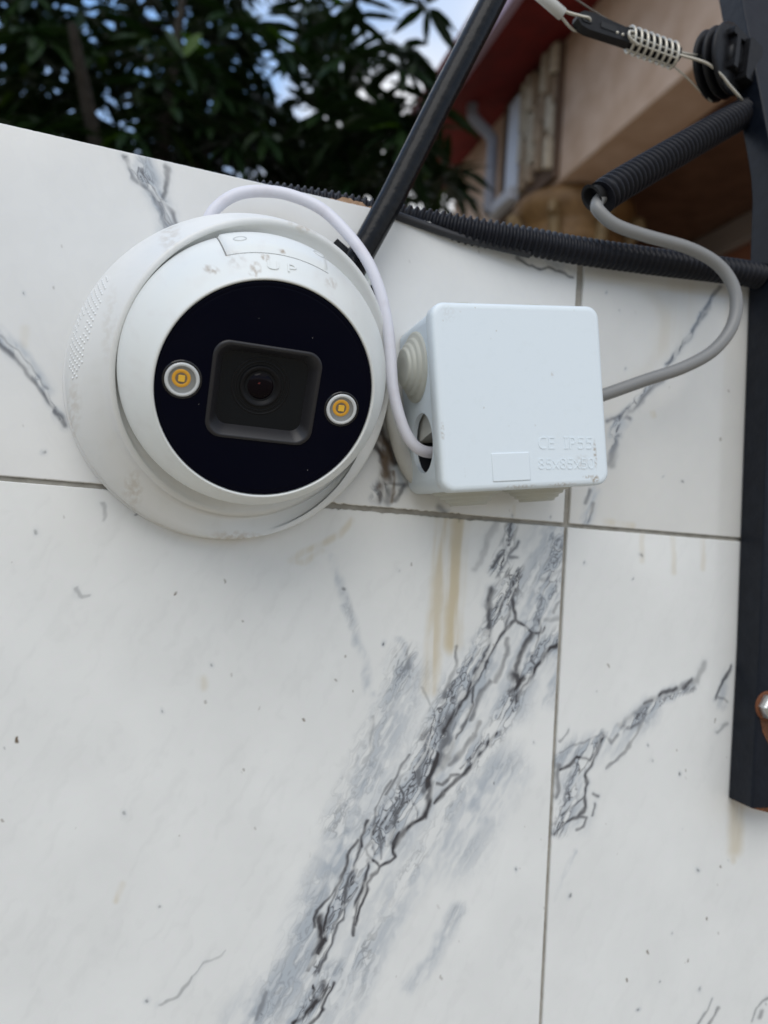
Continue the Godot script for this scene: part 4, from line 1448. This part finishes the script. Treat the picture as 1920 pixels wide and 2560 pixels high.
func fence_fittings() -> void:
	var black := dim(blotchy(Color(0.006, 0.0065, 0.008), Color(0.016, 0.016, 0.018), 0.42, 25, 102), 0.33)
	var steel := paint(0.50, 0.47, 0.40, 0.36)
	steel.metallic = 0.6
	# bobbin on the post
	var at := Vector3(94.8, 286.5, -8)
	var o := thing("bobbin_insulator", "black ribbed bobbin insulator holding the fence wires to the post", "insulator", at)
	var ax := Vector3(0.360, -0.080, 0.929).normalized()
	for k in 3:
		var st := builder()
		var c := at + ax * (k * 6.0 - 9.0)
		lathe(st, c, ax, [[7, -2.8], [17.5, -1.8], [20.0, -0.9], [20.6, 0.0], [20.0, 0.9], [17.5, 1.7], [7, 2.2]], 48, true, true)
		part("flange", st, black, o)
	var st := builder()
	lathe(st, at, ax, [[8.5, -10], [8.5, 6], [8.0, 8], [3, 8.6]], 32, false, true)
	part("hub", st, black, o)
	st = builder()
	var f := frame(ax)
	for s in [-1.0, 1.0]:
		prism(st, rounded(2.0, 9.0, 0.8, 3), at + ax * 4.5 + f[0] * 5.0 * s, f[0], f[1], ax * 5.4)
	prism(st, rounded(10.0, 2.0, 0.8, 3), at + ax * 4.4 + f[1] * 11.0, f[0], f[1], ax * 5.0)
	prism(st, rounded(7.5, 12.0, 1.5, 3), at + ax * 5.0 + f[0] * 11.0, f[0], f[1], ax * 7.0)
	part("rib", st, black, o)

	# tensioner: black strap eye with a wire coil wound round its other half
	var a := Vector3(-5.5, 285.0, -9)
	var b := Vector3(61.5, 281.0, -9)
	o = thing("wire_tensioner", "black plastic wire tensioner wound with a bright coil, strung left of the bobbin", "tensioner", a)
	var run := (b - a).normalized()
	var up := Vector3(-run.y, run.x, 0)
	st = builder()
	var loop := PackedVector2Array([Vector2(31, -4.4), Vector2(66, -4.8), Vector2(67.5, -2), Vector2(67.5, 3.6), Vector2(65, 5.2), Vector2(31, 4.6), Vector2(29, 4.0), Vector2(8, 5.4), Vector2(2, 4.6), Vector2(-1.5, 1.8), Vector2(-1.8, -1.2), Vector2(1.5, -4.2), Vector2(6, -5.2), Vector2(29, -4.4)])
	prism(st, loop, a - Vector3(0, 0, 3), run, up, Vector3(0, 0, 6))
	part("strap", st, black, o)
	st = builder()
	prism(st, rounded(3.4, 2.3, 1.6, 4), a + run * 4.2 + up * 0.4 + Vector3(0, 0, 3.05), run, up, Vector3(0, 0, 0.5))
	prism(st, rounded(5.0, 1.7, 0.6, 3), a + run * 18 + Vector3(0, 0, 3.05), run, up, Vector3(0, 0, 0.4))
	part("slot", st, paint(0.003, 0.003, 0.004, 0.6), o)
	st = builder()
	for k in 2:
		lathe(st, a + run * (24.0 + k * 3.6) - up * 1.2 + Vector3(0, 0, 3), Vector3.BACK, [[0.9, 0.0], [0.7, 0.5], [0.2, 0.6]], 14, false, true)
	part("rivet", st, steel, o)
	for k in 8:
		st = builder()
		var c := a + run * (33.5 + k * 4.15) - up * 0.1
		var turn := PackedVector3Array()
		for j in 33:
			var t := TAU * j / 32.0
			turn.append(c + up * (7.0 * cos(t)) + Vector3(0, 0, 5.2 * sin(t)) + run * (1.5 * sin(t * 0.5)))
		tube(st, turn, 0.95 if k < 7 else 1.1, 10)
		part("coil_turn", st, steel, o)
	st = builder()
	for s in [[-1.6, 4.9], [-4.6, 4.3], [-7.0, 0.5]]:
		tube(st, PackedVector3Array([a + run * 32 + up * s[0] + Vector3(0, 0, s[1]), a + run * 64 + up * s[0] + Vector3(0, 0, s[1])]), 0.55, 8)
	tube(st, curve([a + run * 37 - up * 5.6 + Vector3(0, 0, 5), a + run * 31 - up * 3.8 + Vector3(0, 0, 5.6), a + run * 30 - up * 0.6 + Vector3(0, 0, 5.6), a + run * 33 + up * 1 + Vector3(0, 0, 5)], 6), 0.9, 8)
	part("coil_tail", st, steel, o)

	# crimp sleeve and the wires
	var c0 := Vector3(-33, 296, -10)
	st = builder()
	org = Vector3(-22, 291, -10)
	tube(st, PackedVector3Array([Vector3(-31.0, 294.6, -10), Vector3(-30.6, 294.4, -10), Vector3(-14.6, 286.6, -10), Vector3(-14.2, 286.4, -10)]), PackedFloat32Array([2.6, 3.3, 3.3, 2.6]), 20)
	whole("crimp_sleeve", st, paint(0.55, 0.55, 0.52, 0.5), "pale grey crimp sleeve on the fence wire, leftmost of the wire fittings", "crimp sleeve", org)
	org = Vector3(-10, 287, -10)
	st = builder()
	tube(st, curve([c0 + Vector3(-90, 44, 0), c0 + Vector3(-3, 1.5, 0), Vector3(-22, 290.6, -9), Vector3(-14, 287.2, -8), Vector3(-5, 285.5, -6), Vector3(-0.5, 285.0, -5.2), Vector3(1.0, 283.6, -7)], 8), 0.85, 10)
	tube(st, curve([Vector3(-14.5, 285.6, -11), Vector3(-9, 282.6, -12), Vector3(-4, 281.4, -12.5), Vector3(0, 282.5, -10)], 6), 0.75, 10)
	whole("loop_wire", st, steel, "bright wire looping from the crimp sleeve through the tensioner's eye", "wire", org)
	org = Vector3(12, 295, -12)
	st = builder()
	tube(st, curve([Vector3(-60, 328, -22), Vector3(-3, 299.5, -13), Vector3(19, 291.2, -11), Vector3(27, 287.6, -9)], 8), 0.5, 8)
	whole("thin_wire", st, paint(0.13, 0.11, 0.09, 0.5), "thin dark wire running up from the tensioner to the left", "wire", org)
	var wires := [[[Vector3(60, 284, -9), Vector3(69, 284.6, -9), Vector3(78, 286.2, -10), Vector3(92, 288.5, -16)], "upper wire from the tensioner's coil to the bobbin insulator", 0.8], [[Vector3(60, 280, -6), Vector3(76, 276.8, -2), Vector3(86, 271.5, -1), Vector3(92, 267, -1), Vector3(101, 262, -2), Vector3(110, 262.5, -8)], "lower wire from the tensioner's coil bending round under the bobbin insulator", 0.85], [[Vector3(60, 277.6, -12), Vector3(72, 273, -13), Vector3(82, 269.5, -15), Vector3(94, 266.8, -18)], "hindmost thin wire from the coil sagging behind the bobbin insulator", 0.55]]
	for w in wires:
		org = w[0][0]
		st = builder()
		tube(st, curve(w[0], 8), w[2], 10)
		whole("fence_wire", st, steel, w[1], "wire", org, "wires tying the tensioner to the bobbin insulator")
